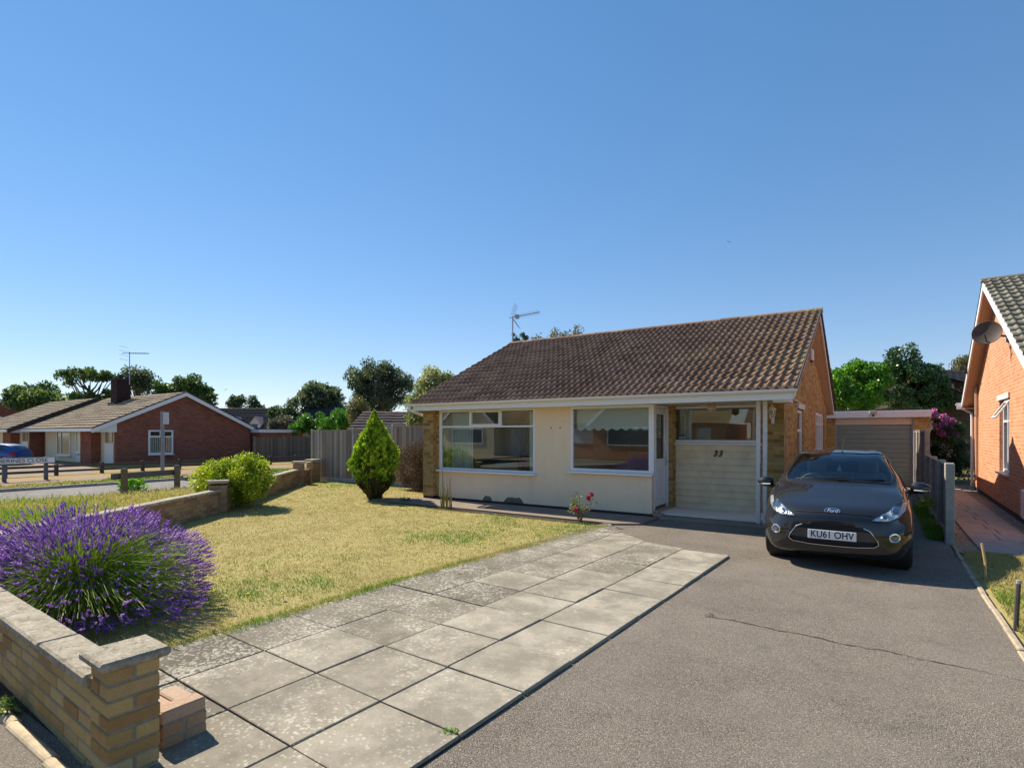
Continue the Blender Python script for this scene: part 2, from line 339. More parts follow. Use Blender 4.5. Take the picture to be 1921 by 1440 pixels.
def bumpy(name, poly, m, amp, step=.16, z=0):
    """A turf sheet with small hollows and rises that runs out level at its rim."""
    xs = [p[0] for p in poly]; ys = [p[1] for p in poly]; nx = int((max(xs)-min(xs))/step)+2; ny = int((max(ys)-min(ys))/step)+2
    X, Y = np.meshgrid(np.linspace(min(xs), max(xs), nx), np.linspace(min(ys), max(ys), ny)); P = np.stack([X.ravel(), Y.ravel()], 1)
    h = z+amp*(vn(P, 1.1, 1)*.6+vn(P, 4, 2)*.4); ok = inpoly(P, poly); V = np.column_stack([P, np.where(ok, h, z-.02)])
    ii = np.arange((nx-1)*(ny-1)); r = ii//(nx-1); c = ii % (nx-1); a = r*nx+c; F = np.stack([a, a+1, a+nx+1, a+nx], 1); F = F[ok[F].any(1)]
    o = npmesh(name, V, F, m); o.data.polygons.foreach_set('use_smooth', [True]*len(o.data.polygons)); return tag(o, kind='structure')
bumpy('lawn', LAWN, GRASSG, .03, z=.004)
sheet('soil_border', [(-4.0, 9.2), (-4.0, 9.46), (-10.2, 9.62), (-10.7, 9.4), (-8, 9.15), (-6.5, 9.05)], .008, SOIL)
mb = MB(); mb.prism([(-4.0, 9.44), (-3.6, 9.7), (-3.55, 10.58), (-9.75, 10.58), (-10.9, 9.6), (-8.2, 9.5)], -.03, .035); struct('path', mb, PATHM)
# the slab path: two-foot slabs, four abreast, cut on a slant at the house end
def gp(k, c): return Vector((-1.9+.0278*k-.66*c, 2.36+.61*k+.03*c))
mb = MB(); srng = random.Random(3)
for c in range(4):
    for k in range(-3, 12):
        q = [gp(k, c), gp(k+1, c), gp(k+1, c+1), gp(k, c+1)]; cen = sum(q, Vector((0, 0)))/4; q = [p+(cen-p).normalized()*.008 for p in q]
        cut = []                                                    # clip against the slanted end line
        A, B = Vector((-2.84, 7.93)), Vector((-3.98, 9.3)); nrm = Vector((-(B-A).y, (B-A).x)); lim = [(A, nrm)] if k >= 8 and c else []
        if k == 9 and c == 0 or k > 9 and c < 1: continue
        CUT = [None, (-2.20, 7.93), (-2.87, 8.12), (-3.44, 8.59), (-3.97, 9.28)]
        if c > 0: A, B = Vector(CUT[c]), Vector(CUT[c+1]); lim = [(A, Vector((-(B-A).y, (B-A).x))*(1 if (B-A).x < 0 else -1))]
        if k < 0 and c >= 1: lim = lim+[(Vector((-3, 1.38)), Vector((0, 1)))] if c >= 2 else lim
        if k < -2 and c >= 2: continue
        pl = q
        for P0, nn in lim:
            out = []
            for i in range(len(pl)):
                a, b = pl[i], pl[(i+1) % len(pl)]; da, db = (a-P0).dot(nn), (b-P0).dot(nn)
                if da >= 0: out.append(a)
                if da*db < 0: out.append(a+(b-a)*(da/(da-db)))
            pl = out
            if len(pl) < 3: break
        if len(pl) < 3: continue
        z = .026+srng.uniform(-.004, .005); tl = srng.uniform(-.004, .004); n = len(pl); val = min(1, max(0, .82-.2*c+srng.uniform(-.28, .28)))
        inn = [p+(cen-p).normalized()*.006 for p in pl]
        vs = [(p.x, p.y, -.02) for p in pl]+[(p.x, p.y, z-.004) for p in pl]+[(p.x, p.y, z+tl*(p.x-cen.x)*2) for p in inn]
        mb.add(vs, [(i, (i+1) % n, n+(i+1) % n, n+i) for i in range(n)]+[(n+i, n+(i+1) % n, 2*n+(i+1) % n, 2*n+i) for i in range(n)]+[tuple(range(2*n, 3*n))], 0, val)
struct('slab_path', mb, SLAB)
sheet('slab_bedding', [(-1.96, .6), (-1.70, 7.78), (-2.30, 7.84), (-2.92, 8.0), (-3.98, 9.2), (-4.3, 9.15), (-4.62, 1.4), (-3, 1.36), (-3, .6)], .004, SOIL)
# crack and little stains across the drive, kerb edgings
mb = MB(); pts = [(-1.25, 5.2), (-1.0, 5.215), (-.7, 5.16), (-.45, 5.17), (-.2, 5.11), (.05, 5.13), (.3, 5.08), (.5, 5.09), (.72, 5.05), (.9, 5.0)]; vs = []
fine = []
for i in range(len(pts)-1):
    for s in range(6): f = s/6; fine.append((pts[i][0]*(1-f)+pts[i+1][0]*f, pts[i][1]*(1-f)+pts[i+1][1]*f+srng.uniform(-.012, .012)))
for i, (x, y) in enumerate(fine): wd = srng.uniform(.002, .009)*(1 if i < 44 else .5); vs += [(x, y-wd, .0035), (x, y+wd, .0035)]
mb.add(vs, [(2*i, 2*i+2, 2*i+3, 2*i+1) for i in range(len(fine)-1)]); struct('driveway_crack', mb, flat('crack_dirt', (.03, .024, .02), .95))
mb = MB()
for i in range(18):                                                 # haunched concrete edging by the neighbour's lawn
    y0 = -.3+i*.6; x = .87+.006*y0+srng.uniform(-.008, .008); mb.box(x+.01, x+.06, y0+.004, y0+.596, -.03, .018+srng.uniform(-.012, .008), 0, srng.random(), .01)
struct('edging_kerb', mb, flat('worn_kerb', (.36, .29, .2), .95, .4, 5, .8, 60))
mb = MB()
for i in range(9):
    x1 = -2.9-i*.62; yo = 1.0+.012*i; pr = [(yo+.035*(1-math.cos(a)), .0+.03*math.sin(a)) for a in [math.pi*j/8 for j in range(9)]]
    mb.prism([(yo-.002, -.06)]+pr+[(yo+.072, -.06)], x1-.612, x1, 'X', 0, srng.random())
struct('footway_edging', mb, flat('old_edging', (.52, .41, .26), .9, .3, 12, .6, 90))
sheet('edging_soil', [(-8.3, 1.08), (-2.9, 1.08), (-2.9, 1.16), (-8.3, 1.16)], -.004, SOIL)
# side street with its verges and pavement
def strip(n, x0, x1, z, m): sheet(n, [(x0, -20), (x1, -20), (x1, 70), (x0, 70)], z, m)
strip('side_road', -21.1, -17.75, -.016, ROADM)
mb = MB()
for i in range(60): mb.box(-21.26, -21.1, -10+i*.92, -9.09+i*.92-.006, -.05, .07+srng.uniform(-.01, .01), 0, srng.random(), .015)
struct('far_kerb', mb, CONC)
strip('far_verge', -22.3, -21.26, .05, soilmat('verge_turf', [(.14, .10, .04), (.27, .2, .09), (.36, .28, .13)], 2, 40))
strip('far_pavement', -24.3, -22.3, .054, PATHM); strip('far_front_gardens', -27.2, -24.3, .05, MATS.get('x') or soilmat('front_turf', [(.16, .11, .05), (.3, .21, .1), (.36, .27, .13)], 1, 30))
sheet('far_lawns', [(-60, -20), (-27.2, -20), (-27.2, 60), (-60, 60)], -.01, soilmat('far_turf', [(.15, .13, .05), (.28, .22, .09), (.2, .22, .07)], .7, 25))
sheet('far_driveway', [(-50, 2), (-27.3, 6), (-27.3, 9.5), (-35, 12), (-50, 12)], 0, PATHM)
VERGE = [(-17.7, -1.8), (-17.7, 60), (-17.2, 60), (-17.2, 13), (-16.5, 11.9), (-11.75, 6.2), (-8.35, 1.0), (-8.3, -1.8)]
bumpy('verge', VERGE, GRASSG, .05, .4, -.02)
# next door: lawn, slab walk and gravel
NLAWN = [(.96, -1), (1.02, 9.7), (1.16, 10.0), (12, 10.2), (12, -1)]
bumpy('neighbour_lawn', NLAWN, GRASSG, .03, .2, .006)
sheet('gravel_bed', [(1.0, 9.9), (2.5, 9.9), (2.5, 23), (1.0, 23)], .004, GRAVEL)
mb = MB()
for k in range(21):
    y0 = 10.1+k*.6
    if k < 2: mb.box(1.25, 1.85, y0, y0+.59, -.02, .03, 0, srng.random(), .006); mb.box(1.86, 2.5, y0, y0+.59, -.02, .03, 0, srng.random(), .006)
    else: o = .3*(k % 2); mb.box(1.24+k*.006, 1.62+o*.3, y0, y0+.59, -.02, .03, 0, srng.random(), .006); mb.box(1.63+o*.3, 2.02+k*.006, y0, y0+.59, -.02, .03, 0, srng.random(), .006)
struct('garden_path', mb, flat('walk_slabs', (.34, .30, .265), .9, .2, 5, .3, 120))

# grass: one mesh of blades for each patch of turf
GR = leafmat('grass_blades', [(0, (.46, .38, .175)), (.3, (.43, .365, .145)), (.5, (.36, .34, .115)), (.72, (.27, .32, .07)), (1, (.13, .26, .03))], .35, .7, .15)
def blades(name, poly, n, h, wd, seed, green=.0, base=0., near=False, avoid=None):
    g = np.random.default_rng(seed); A = np.array(poly); lo, hi = A.min(0), A.max(0); P = g.uniform(lo, hi, (int(n*2.6), 2)); P = P[inpoly(P, poly)]
    if near: d = np.hypot(P[:, 0], P[:, 1]); P = P[g.random(len(P)) < np.clip((4.2/d)**1.3, .12, 1)]
    P = P[:n]; n = len(P)
    pat = vn(P, .55, seed)*.5+vn(P, 1.8, seed+1)*.35+vn(P, 6, seed+2)*.15
    v = np.clip((pat-.37)*2.4+green+g.normal(0, .16, n), 0, 1)
    tuft = vn(P, 9, seed+3); L = h*g.uniform(.45, 1.25, n)*(.55+.9*tuft)*(1+.6*(v > .7)); W = wd*g.uniform(.6, 1.4, n)*np.clip(np.hypot(P[:, 0], P[:, 1])/5, .7, 2.6)
    an = g.uniform(0, 2*np.pi, n); le = g.uniform(.3, 1.5, n)*L*.9; la = g.uniform(0, 2*np.pi, n); z = base+.03*(vn(P, 1.1, 1)*.6+vn(P, 4, 2)*.4)
    b0 = np.column_stack([P[:, 0]-np.cos(an)*W, P[:, 1]-np.sin(an)*W, z-.004]); b1 = np.column_stack([P[:, 0]+np.cos(an)*W, P[:, 1]+np.sin(an)*W, z-.004])
    tp = np.column_stack([P[:, 0]+np.cos(la)*le, P[:, 1]+np.sin(la)*le, z+L]); V = np.stack([b0, b1, tp], 1).reshape(-1, 3)
    return tag(npmesh(name, V, np.arange(3*n).reshape(n, 3), GR, np.repeat(v, 3)), kind='stuff')
tag(blades('grass', LAWN, 230000, .02, .0032, 11, .06, .004, True), 'short sun-scorched grass of the front lawn with green patches', 'grass')
tag(blades('grass', [(-4.66, 1.9), (-4.42, 2.3), (-4.36, 5), (-3.98, 9.15), (-4.2, 9.15), (-4.55, 5)], 9000, .026, .0032, 12, .1, .004), 'longer greener grass along the edge of the slab path', 'grass')
tag(blades('grass', [(-17.7, 0), (-17.7, 13), (-16.6, 12), (-11.8, 6.2), (-8.4, 1.0), (-8.4, 0)], 90000, .11, .006, 13, .06, -.02, True), 'rough uncut grass between the garden wall and the side road', 'grass')
tag(blades('grass', [(1.0, 3), (1.02, 10.0), (4, 10.1), (4, 3)], 60000, .035, .004, 14, .02, .006), 'dry yellow grass next door beyond the driveway edging', 'grass')
tag(blades('grass', [(.7, 10.9), (1.0, 10.9), (1.0, 15), (.72, 15)], 5000, .06, .005, 15, .6, .0), 'green grass and weeds along the foot of the boundary posts', 'grass')
tag(blades('grass', [(-22.25, 3), (-22.25, 20), (-21.3, 20), (-21.3, 3)], 9000, .06, .012, 16, -.1, .05), 'dry grass strip along the far kerb of the side road', 'grass')
# ---------------------------------------------------------------- roofs, windows, walls
def tile_roof(name, eL, eR, rR, rL, m, parent, gauge=.33, roll=.15, amp=.022, lip=.03, ns=8, seed=1, per=2, pan=.0, flatness=.5):
    """Courses of interlocking tiles: rolls run up the slope, every course laps the one below."""
    eL, eR, rR, rL = map(Vector, (eL, eR, rR, rL)); g = random.Random(seed)
    up = ((rL-eL).length+(rR-eR).length)/2; nr = max(2, round(up/gauge)); W = ((eR-eL).length+(rR-rL).length)/2; nc = max(2, round(W/roll))
    nrm = (eR-eL).cross(rL-eL).normalized(); nrm = nrm if nrm.z > 0 else -nrm
    vs = []; fs = []; va = []; n = nc*ns+1
    hh = []
    for i in range(n):
        ph = (i/ns) % 1; hh.append(amp*(math.sin(math.pi*ph/flatness)**1. if ph < flatness else -pan*math.sin(math.pi*(ph-flatness)/(1-flatness))))
    tints = [[g.random() for _ in range(nc//per+2)] for _ in range(nr)]; lift = [[g.uniform(-.003, .006) for _ in range(nc//per+2)] for _ in range(nr)]
    for r in range(nr):
        for k, (v, dz) in enumerate(((r/nr, -.004), (r/nr, lip), ((r+1.12)/nr, .004))):
            v = min(v, 1.0)
            for i in range(n):
                u = i/(n-1); p = (eL.lerp(eR, u)).lerp(rL.lerp(rR, u), v); c = min(int(i/ns), nc-1)//per
                sag = .012*math.sin(u*7+seed)*math.sin(v*3.1)
                vs.append(p+nrm*(dz+hh[i]+sag+(lift[r][c] if k else 0))); va.append(tints[r][c])
        b = r*3*n
        for k in (0, 1):
            for i in range(n-1): fs.append((b+k*n+i, b+k*n+i+1, b+(k+1)*n+i+1, b+(k+1)*n+i))
    o = npmesh(name, vs, fs, m, va, parent); return o
def window(parent, x0, x1, z0, z1, y, cols=(), trans=None, casements=(), fr=.05, dp=.07, axis='y', face=-1, label=None, fm=None, sill=.09, glass=None):
    """A framed window in a wall facing -y (axis y) or along x: frame (mesh) > pane, sill. cols are mullion centres; casements = (x0,x1,z0,z1) opening lights."""
    fm = fm or WHITE; A = min(y, y+dp*-face); B = max(y, y+dp*-face); mb = MB()
    def bx(M, a0, a1, d0, d1, c0, c1, bev=0.004):
        M.box(*((a0, a1, d0, d1) if axis == 'y' else (d0, d1, a0, a1)), c0, c1, 0, .5, bev)
    bx(mb, x0, x1, A, B, z1-fr, z1); bx(mb, x0, x1, A, B, z0, z0+fr); bx(mb, x0, x0+fr, A, B, z0+fr, z1-fr); bx(mb, x1-fr, x1, A, B, z0+fr, z1-fr)
    zt = z1-fr
    if trans: bx(mb, x0+fr, x1-fr, A, B, trans-fr*.45, trans+fr*.45)
    for c, lo in cols: bx(mb, c-fr*.5, c+fr*.5, A, B, (trans+fr*.45) if lo == 't' and trans else z0+fr, (trans-fr*.45) if lo == 'b' and trans else zt)
    for a0, a1, c0, c1 in casements:
        f = y+face*.014; A2, B2 = min(f, f-face*.05), max(f, f-face*.05); q = .045
        bx(mb, a0, a1, A2, B2, c1-q, c1); bx(mb, a0, a1, A2, B2, c0, c0+q); bx(mb, a0, a0+q, A2, B2, c0+q, c1-q); bx(mb, a1-q, a1, A2, B2, c0+q, c1-q)
    o = mb.build('window', fm, parent)
    if label: o['label'] = label
    g = MB(); yc = y-face*.035
    bx(g, x0+fr*.7, x1-fr*.7, yc-.003, yc+.003, z0+fr*.7, z1-fr*.7, 0); g.build('pane', glass or GLASS, o)
    if sill:
        s = MB(); d0, d1 = (y+face*sill, y-face*.0) if face < 0 else (y, y+face*sill)
        bx(s, x0-.05, x1+.04, min(d0, d1), max(d0, d1)+.0, z0-.045, z0-.003); s.build('sill', fm, o)
    return o
def wallbox(mb, x0, x1, y0, y1, z0, z1, holes, axis='y'):
    """A wall panel with rectangular openings (h0,h1,z0,z1), built of butted boxes."""
    xs = sorted(set([x0, x1]+[h for q in holes for h in q[:2]]))
    for a, b in zip(xs[:-1], xs[1:]):
        if axis == 'y': a_, b_ = a, b
        blk = sorted([q[2:] for q in holes if q[0] <= a+1e-6 and q[1] >= b-1e-6]); z = z0
        for c, d in blk+[(z1, z1)]:
            if c > z+1e-6:
                if axis == 'y': mb.box(a, b, y0, y1, z, c)
                else: mb.box(y0, y1, a, b, z, c)
            z = d
def rendermat(name, col):
    m, t, p = nodes(name); o = objc(t)
    c = mixc(t, noise(t, o, 1.6, 7, .7), [x*.86 for x in col], [min(1, x*1.1) for x in col])
    sx = N(t, 'ShaderNodeMapping'); sx.inputs['Scale'].default_value = (2.6, 2.6, .45); t.links.new(o, sx.inputs[0])
    c = mixc(t, mth(t, 'MULTIPLY', ramp(t, noise(t, sx.outputs[0], 1.3, 6, .7), [(.5, (0, 0, 0)), (.78, (1, 1, 1))]), .2), c, (.36, .29, .23))
    c = mixc(t, mth(t, 'MULTIPLY', ramp(t, noise(t, o, 23, 5, .7), [(.63, (0, 0, 0)), (.7, (1, 1, 1))]), .15), c, (.3, .25, .2))
    t.links.new(c, p.inputs['Base Color']); p.inputs['Roughness'].default_value = .85; p.inputs['Specular IOR Level'].default_value = .2
    bumpn(t, p, noise(t, o, 120, 4, .7), .35, .006); return m
BUFF = brickmat('buff_brick', [(.17, .10, .035), (.33, .19, .06), (.44, .28, .09), (.50, .34, .13), (.37, .19, .075)], (.36, .28, .17))
REDB = brickmat('orange_brick', [(.47, .17, .078), (.60, .25, .12), (.67, .305, .155), (.54, .20, .095)], (.60, .50, .39), bump=.7, dirt=.2)
DARKRED = brickmat('dark_red_brick', [(.19, .06, .04), (.28, .092, .06), (.34, .125, .08), (.23, .075, .05)], (.24, .16, .13), dirt=.5)
RENDERW = rendermat('cream_render', (.82, .66, .47)); CLAD = flat('cream_cladding', (.76, .64, .42), .6, .15, 3, .15, 60)
TILE = tilemat('brown_tiles', [(.125, .066, .044), (.18, .102, .068), (.235, .142, .096), (.30, .195, .135)], (.42, .34, .15), .7, .55, grow=(-4.6, .02))
PLINTH = flat('bitumen_plinth', (.022, .02, .024), .6, .3, 8, .3, 60)
INNER = flat('room_paint', (.76, .70, .60), .9, .05); CURT = flat('net_curtain', (.86, .88, .84), .9, .05); 

# ---------------------------------------------------------------- the bungalow
H = thing('bungalow', 'cream rendered bungalow with brown tiled roof and the number 33 on its porch cladding', 'bungalow', (0, 0, 0))
XL, XR, YF, YR, YB = -9.70, -1.49, 10.61, 11.9, 20.3; SOF = 2.27
RE, RRG, RB = 10.18, 15.3, 20.7; ZE, ZR = 2.44, 4.68
W1 = (-9.20, -6.40, .78, SOF-.005); W2 = (-5.50, -3.70, .88, SOF-.005); W3 = (-3.68, -1.93, 1.49, SOF-.005)
mb = MB(); wallbox(mb, -9.24, -3.70, YF, YF+.2, .085, SOF+.1, [W1[:2]+(W1[2], SOF+.1), W2[:2]+(W2[2], SOF+.1)])
mb.box(-3.72, -3.705, YF+.2, 10.74, .085, SOF+.1); mb.box(-9.24, -5.5, YF+.02, YF+.2, SOF+.1, SOF+.12)
o = mb.build('rendered_wall', RENDERW, H)
mb = MB()                                                            # where the render has blown off the foot of the wall
for cx, wd, hh, sd in ((-7.73, .13, .10, 1), (-6.98, .27, .11, 2)):
    q = random.Random(sd); pl = [(cx-wd+.0, .085)]+[(cx-wd+2*wd*i/9+q.uniform(-.01, .01), .085+hh*(1-abs(i/4.5-1)**4)*q.uniform(.75, 1.1)+.02) for i in range(10)]+[(cx+wd, .085)]
    mb = MB(); mb.prism(pl, YF-.004, YF+.01, 'Y'); mb.build('bare_patch', flat('bare_render', (.15, .13, .105), .95, .3, 30, .5, 90), H)
mb = MB(); mb.box(XL, -9.36, YF-.10, YF+.3, .1, SOF+.1); mb.box(XL, -9.24, YF+.30, YB, .1, SOF+.16); mb.box(-9.36, -9.24, YF+.02, YF+.3, .1, SOF+.1)
mb.build('brick_pier', BUFF, H)
mb = MB(); mb.box(XL+.006, -9.365, YF-.094, YF+.29, -.02, .1); mb.box(-9.36, -3.70, YF+.012, YF+.19, -.02, .085); mb.box(-3.70, -3.69, YF+.02, 11.88, -.02, .08); mb.build('plinth', PLINTH, H)
# gable end on the drive side, a touch out of square with the front
gx = lambda y: -1.49+.021*(y-11.9)*1.0
mb = MB()
hol = [(13.75, 14.75, 0, 2.24), (17.3, 19.7, 1.16, 2.27)]
xs = sorted(set([YR+.2, YB]+[h for q in hol for h in q[:2]]))
for a, b in zip(xs[:-1], xs[1:]):
    blk = sorted([q[2:] for q in hol if q[0] <= a+1e-6 and q[1] >= b-1e-6]); z = .0
    for c, d in blk+[(2.5, 2.5)]:
        if c > z: mb.add([(gx(a)-.2, a, z), (gx(a), a, z), (gx(b), b, z), (gx(b)-.2, b, z), (gx(a)-.2, a, c), (gx(a), a, c), (gx(b), b, c), (gx(b)-.2, b, c)], [(0, 1, 5, 4), (1, 2, 6, 5), (2, 3, 7, 6), (3, 0, 4, 7), (0, 3, 2, 1), (4, 5, 6, 7)])
        z = d
y0, y1, yc = 10.5, 20.4, RRG
mb.add([(gx(y), y, z) for y, z in ((YR+.2, 2.5), (YB, 2.5), (YB, 2.55), (yc, ZR-.12), (YR+.2, 3.08))]+[(gx(y)-.2, y, z) for y, z in ((YR+.2, 2.5), (YB, 2.5), (YB, 2.55), (yc, ZR-.12), (YR+.2, 3.08))], [(0, 1, 2, 3, 4), (5, 6, 7, 8, 9), (0, 1, 6, 5), (1, 2, 7, 6), (2, 3, 8, 7), (3, 4, 9, 8), (4, 0, 5, 9)])
mb.build('gable_wall', BUFF, H)
mb = MB(); mb.box(-1.93, XR, YR, YR+.2, 0, SOF+.8); mb.build('brick_panel', BUFF, H); mb = MB(); mb.box(-3.70, -3.61, 11.66, 12.1, .06, SOF+.1); mb.build('brick_panel', BUFF, H)
mb = MB(); mb.box(XL+.02, XR-.1, YB-.2, YB, 0, 2.5); mb.build('rear_wall', BUFF, H)
# windows of the front
wf = window(H, *W1, YF-.01, cols=((-8.25, 't'), (-7.34, 't')), trans=1.85, casements=((-8.24, -7.35, 1.865, SOF-.035),), label='three-light window over one wide pane', sill=.11)
wf = window(H, *W2, YF-.01, fr=.06, label='square window with a scalloped blind', sill=.09)
mb = MB(); mb.box(-3.70, -3.655, YF-.012, 10.74, .87, SOF-.004, 0, .5, .003); mb.build('corner_post', WHITE, H)
wf = window(H, *W3, YR-.01, fr=.055, label='wide window above the cladding', sill=.06)
# porch cladding: eleven lapped boards
mb = MB(); n = 10
for i in range(n):
    z0 = .075+i*.137; z1 = z0+.135
    mb.prism([(YR+.02, z0), (YR-.024, z0), (YR-.024, z0+.018), (YR-.004, z1-.012), (YR-.004, z1), (YR+.02, z1)], -3.61, -1.93, 'X')
mb.build('cladding_panel', CLAD, H)
for q in (-2.785, -2.685): text('3', .175, BLACKP, H, (q, YR-.032, 1.26), (R(90), 0, 0), .012, .32, 'house_number', .86, .004)
# front door in the side of the porch
mb = MB(); mb.box(-3.74, -3.69, 10.742, 10.80, .12, SOF-.01, 0, .5, .003); mb.box(-3.74, -3.69, 11.59, 11.655, .12, SOF-.01, 0, .5, .003); mb.box(-3.74, -3.69, 10.80, 11.59, 2.2, SOF-.01, 0, .5, .003); mb.build('door_frame', WHITE, H)
mb = MB(); a, b = 10.81, 11.58; X0, X1 = -3.75, -3.715
for q in ((a, b, 2.08, 2.195), (a, b, .20, .36), (a, a+.13, .36, 2.08), (b-.13, b, .36, 2.08), (a+.13, b-.13, 1.02, 1.16)): mb.box(X0, X1, q[0], q[1], q[2], q[3], 0, .5, .003)
mb.box(-3.745, -3.735, a+.13, b-.13, .36, 1.02); mb.box(-3.738, -3.722, a+.19, b-.19, .43, .95, 0, .5, .006)
dr = mb.build('front_door', WHITE, H)
mb = MB(); mb.box(-3.74, -3.733, a+.13, b-.13, 1.16, 2.08); mb.build('pane', GLASS, dr)
mb = MB(); mb.box(-3.715, -3.695, b-.1, b-.065, 1.0, 1.24, 0, .5, .004); mb.tube([(-3.70, b-.08, 1.1), (-3.665, b-.08, 1.1), (-3.665, b-.2, 1.1)], .009); mb.build('handle', CHROME, dr)
mb = MB(); mb.box(-3.76, -3.60, 10.70, 11.7, .09, .14, 0, .5, .008); mb.box(-3.70, -3.52, 10.64, 11.86, .035, .09, 0, .5, .01); mb.build('doorstep', flat('step_stone', (.33, .28, .22), .9, .2, 8, .3), H)
mb = MB(); mb.box(-3.52, -1.55, 10.5, YR+.02, -.02, .055, 0, .5, .02); mb.box(-3.70, -3.52, 10.66, YR, -.02, .034); mb.build('porch_floor', PATHM, H)
# posts at the open corner
for i, x in enumerate((-1.80, -1.69)):
    mb = MB(); mb.box(x, x+.068, 10.72, 10.79, .05, SOF, 0, .5, .006); mb.build('porch_post', GREYWHITE, H)
mb = MB(); mb.tube([(-1.74, 10.75, 1.15), (-1.74, 10.77, .8)], .012); mb.build('post_tie', BLACKP, H)
# soffits, fascia, gutter
mb = MB(); mb.box(XL-.05, -1.16, RE+.05, YF-.12, SOF, SOF+.018); mb.box(-3.69, -1.2, YF-.12, YR-.002, SOF+.001, SOF+.019); mb.box(-9.36, -3.69, YF-.12, YF+.04, SOF+.0005, SOF+.0185); mb.build('soffit', CREAMT, H)
mb = MB(); mb.box(XL-.06, -1.15, RE+.02, RE+.045, SOF-.02, SOF+.18, 0, .5, .004); mb.build('fascia_board', WHITE, H)
mb = MB(); prof = [(.058*math.cos(a), .055*math.sin(a)) for a in [math.pi*(1+i/10) for i in range(11)]]; gy, gz = RE-.045, ZE-.02
op = [(gy+p[0], gz+p[1]) for p in prof]; ip = [(gy+p[0]*.9, gz+p[1]*.88) for p in prof[::-1]]
mb.prism(op+ip, XL-.2, -1.08, 'X')
for x in (-9.2, -8.2, -7.2, -6.2, -5.2, -4.2, -3.2, -2.4, -1.55):
    mb.prism([(gy+p[0]*1.08, gz+p[1]*1.08+.002) for p in prof]+[(gy+p[0]*1.0, gz+p[1]*1.0) for p in prof[::-1]], x, x+.035, 'X')
for x in (XL-.2, -1.085): mb.prism([(gy+p[0]*.98, gz+p[1]*.98) for p in prof], x, x+.006, 'X')
mb.build('gutter', WHITE, H, smooth=True)
mb = MB(); mb.tube([(XL-.12, gy, gz-.04), (XL-.12, gy, gz-.12), (XL-.1, gy+.05, gz-.17), (XL-.06, YF+.1, 2.12), (XL-.06, YF+.3, 2.05), (XL-.06, YF+.3, .05)], .034, 10); mb.build('downpipe', WHITE, H, smooth=True)
# roof: front slope, back slope, ridge, verges
tile_roof('front_roof', (XL-.09, RE, ZE), (-1.13, RE, ZE), (-1.085, RRG, ZR), (-10.15, RRG, ZR), TILE, H, .335, .15, .036, .036, 8, 3, pan=.25)
tile_roof('rear_roof', (-1.04, RB, ZE), (-10.4, RB, ZE), (-10.15, RRG, ZR), (-1.085, RRG, ZR), TILE, H, .335, .30, .018, .028, 6, 4)
mb = MB(); mb.box(XL-.07, -1.16, RE+.012, RE+.06, ZE-.06, ZE+.025); mb.build('eaves_shade_board', PLINTH, H)  # dark board added behind the tile ends; its colour stands for the shadow there
mb = MB(); x = -10.17; k = 0
while x < -1.1:
    pr = [(RRG+.125*math.cos(a), ZR-.045+.105*math.sin(a)) for a in [math.pi*i/10 for i in range(11)]]; q = random.Random(k); d = q.uniform(-.006, .008)
    mb.prism([(p[0], p[1]+d) for p in pr], x, min(x+.44, -1.07), 'X', 0, q.random()); x += .45; k += 1
mb.build('ridge_tiles', TILE, H)
def rafter(mb, X0, X1, ya, za, yb, zb, h0, h1, mi=0):
    """A board following a slope in the y-z plane, between heights h0 and h1 under the line."""
    mb.add([(X, y, z+h) for X in (X0, X1) for y, z in ((ya, za), (yb, zb)) for h in (h0, h1)], [(0, 1, 3, 2), (4, 6, 7, 5), (0, 4, 5, 1), (2, 3, 7, 6), (0, 2, 6, 4), (1, 5, 7, 3)], mi)
mb = MB(); rafter(mb, -1.15, -1.118, RE+.03, ZE, RRG, ZR-.002, -.17, -.012); rafter(mb, -1.15, -1.118, RRG, ZR-.002, RB-.02, ZE, -.17, -.012); mb.build('bargeboard', flat('pink_white_paint', (.70, .63, .60), .5, .06), H)
mb = MB(); rafter(mb, -1.112, -1.085, RE+.02, ZE, RRG, ZR, -.045, .03); rafter(mb, -1.112, -1.085, RRG, ZR, RB, ZE, -.045, .03); mb.build('verge', flat('verge_mortar', (.07, .055, .05), .9, .3, 12), H)
mb = MB(); rafter(mb, -1.5, -1.152, RE+.06, ZE, RRG, ZR, -.16, -.142); rafter(mb, -1.5, -1.152, RRG, ZR, RB-.04, ZE, -.16, -.142); mb.box(-1.45, -1.152, 19.9, RB-.04, 2.26, 2.28); mb.box(-1.45, -1.13, RB-.045, RB-.02, 2.26, 2.45); mb.build('verge_soffit', flat('peach_soffit', (.62, .46, .36), .7, .05), H)
mb = MB(); mb.box(-1.46, -1.2, RE+.1, YF+.1, 2.215, 2.262, 0, .5, .004); mb.build('corner_box', WHITE, H)
# side door and window
sd = window(H, 13.75, 14.75, 0.05, 2.22, gx(14.2)-.02, axis='x', face=1, trans=1.75, fr=.07, sill=0, label='glazed side door')
sw = window(H, 17.3, 19.7, 1.18, 2.27, gx(18.5)-.02, axis='x', face=1, cols=((18.1, 'a'), (18.9, 'a')), fr=.07, trans=1.95)
mb = MB(); mb.box(gx(14.2)-.02, gx(14.2)+.035, 13.6, 14.9, 2.24, 2.36); mb.build('lintel', GREYWHITE, H)
mb = MB(); mb.box(gx(16.2), gx(16.2)+.07, 15.95, 16.2, 3.56, 3.85, 0, .5, .015); al = mb.build('alarm_box', WHITE, H)
mb = MB(); mb.box(gx(16.2)+.01, gx(16.2)+.06, 15.97, 16.18, 3.515, 3.56); mb.build('strobe', flat('strobe_lens', (.04, .05, .08), .3), al)
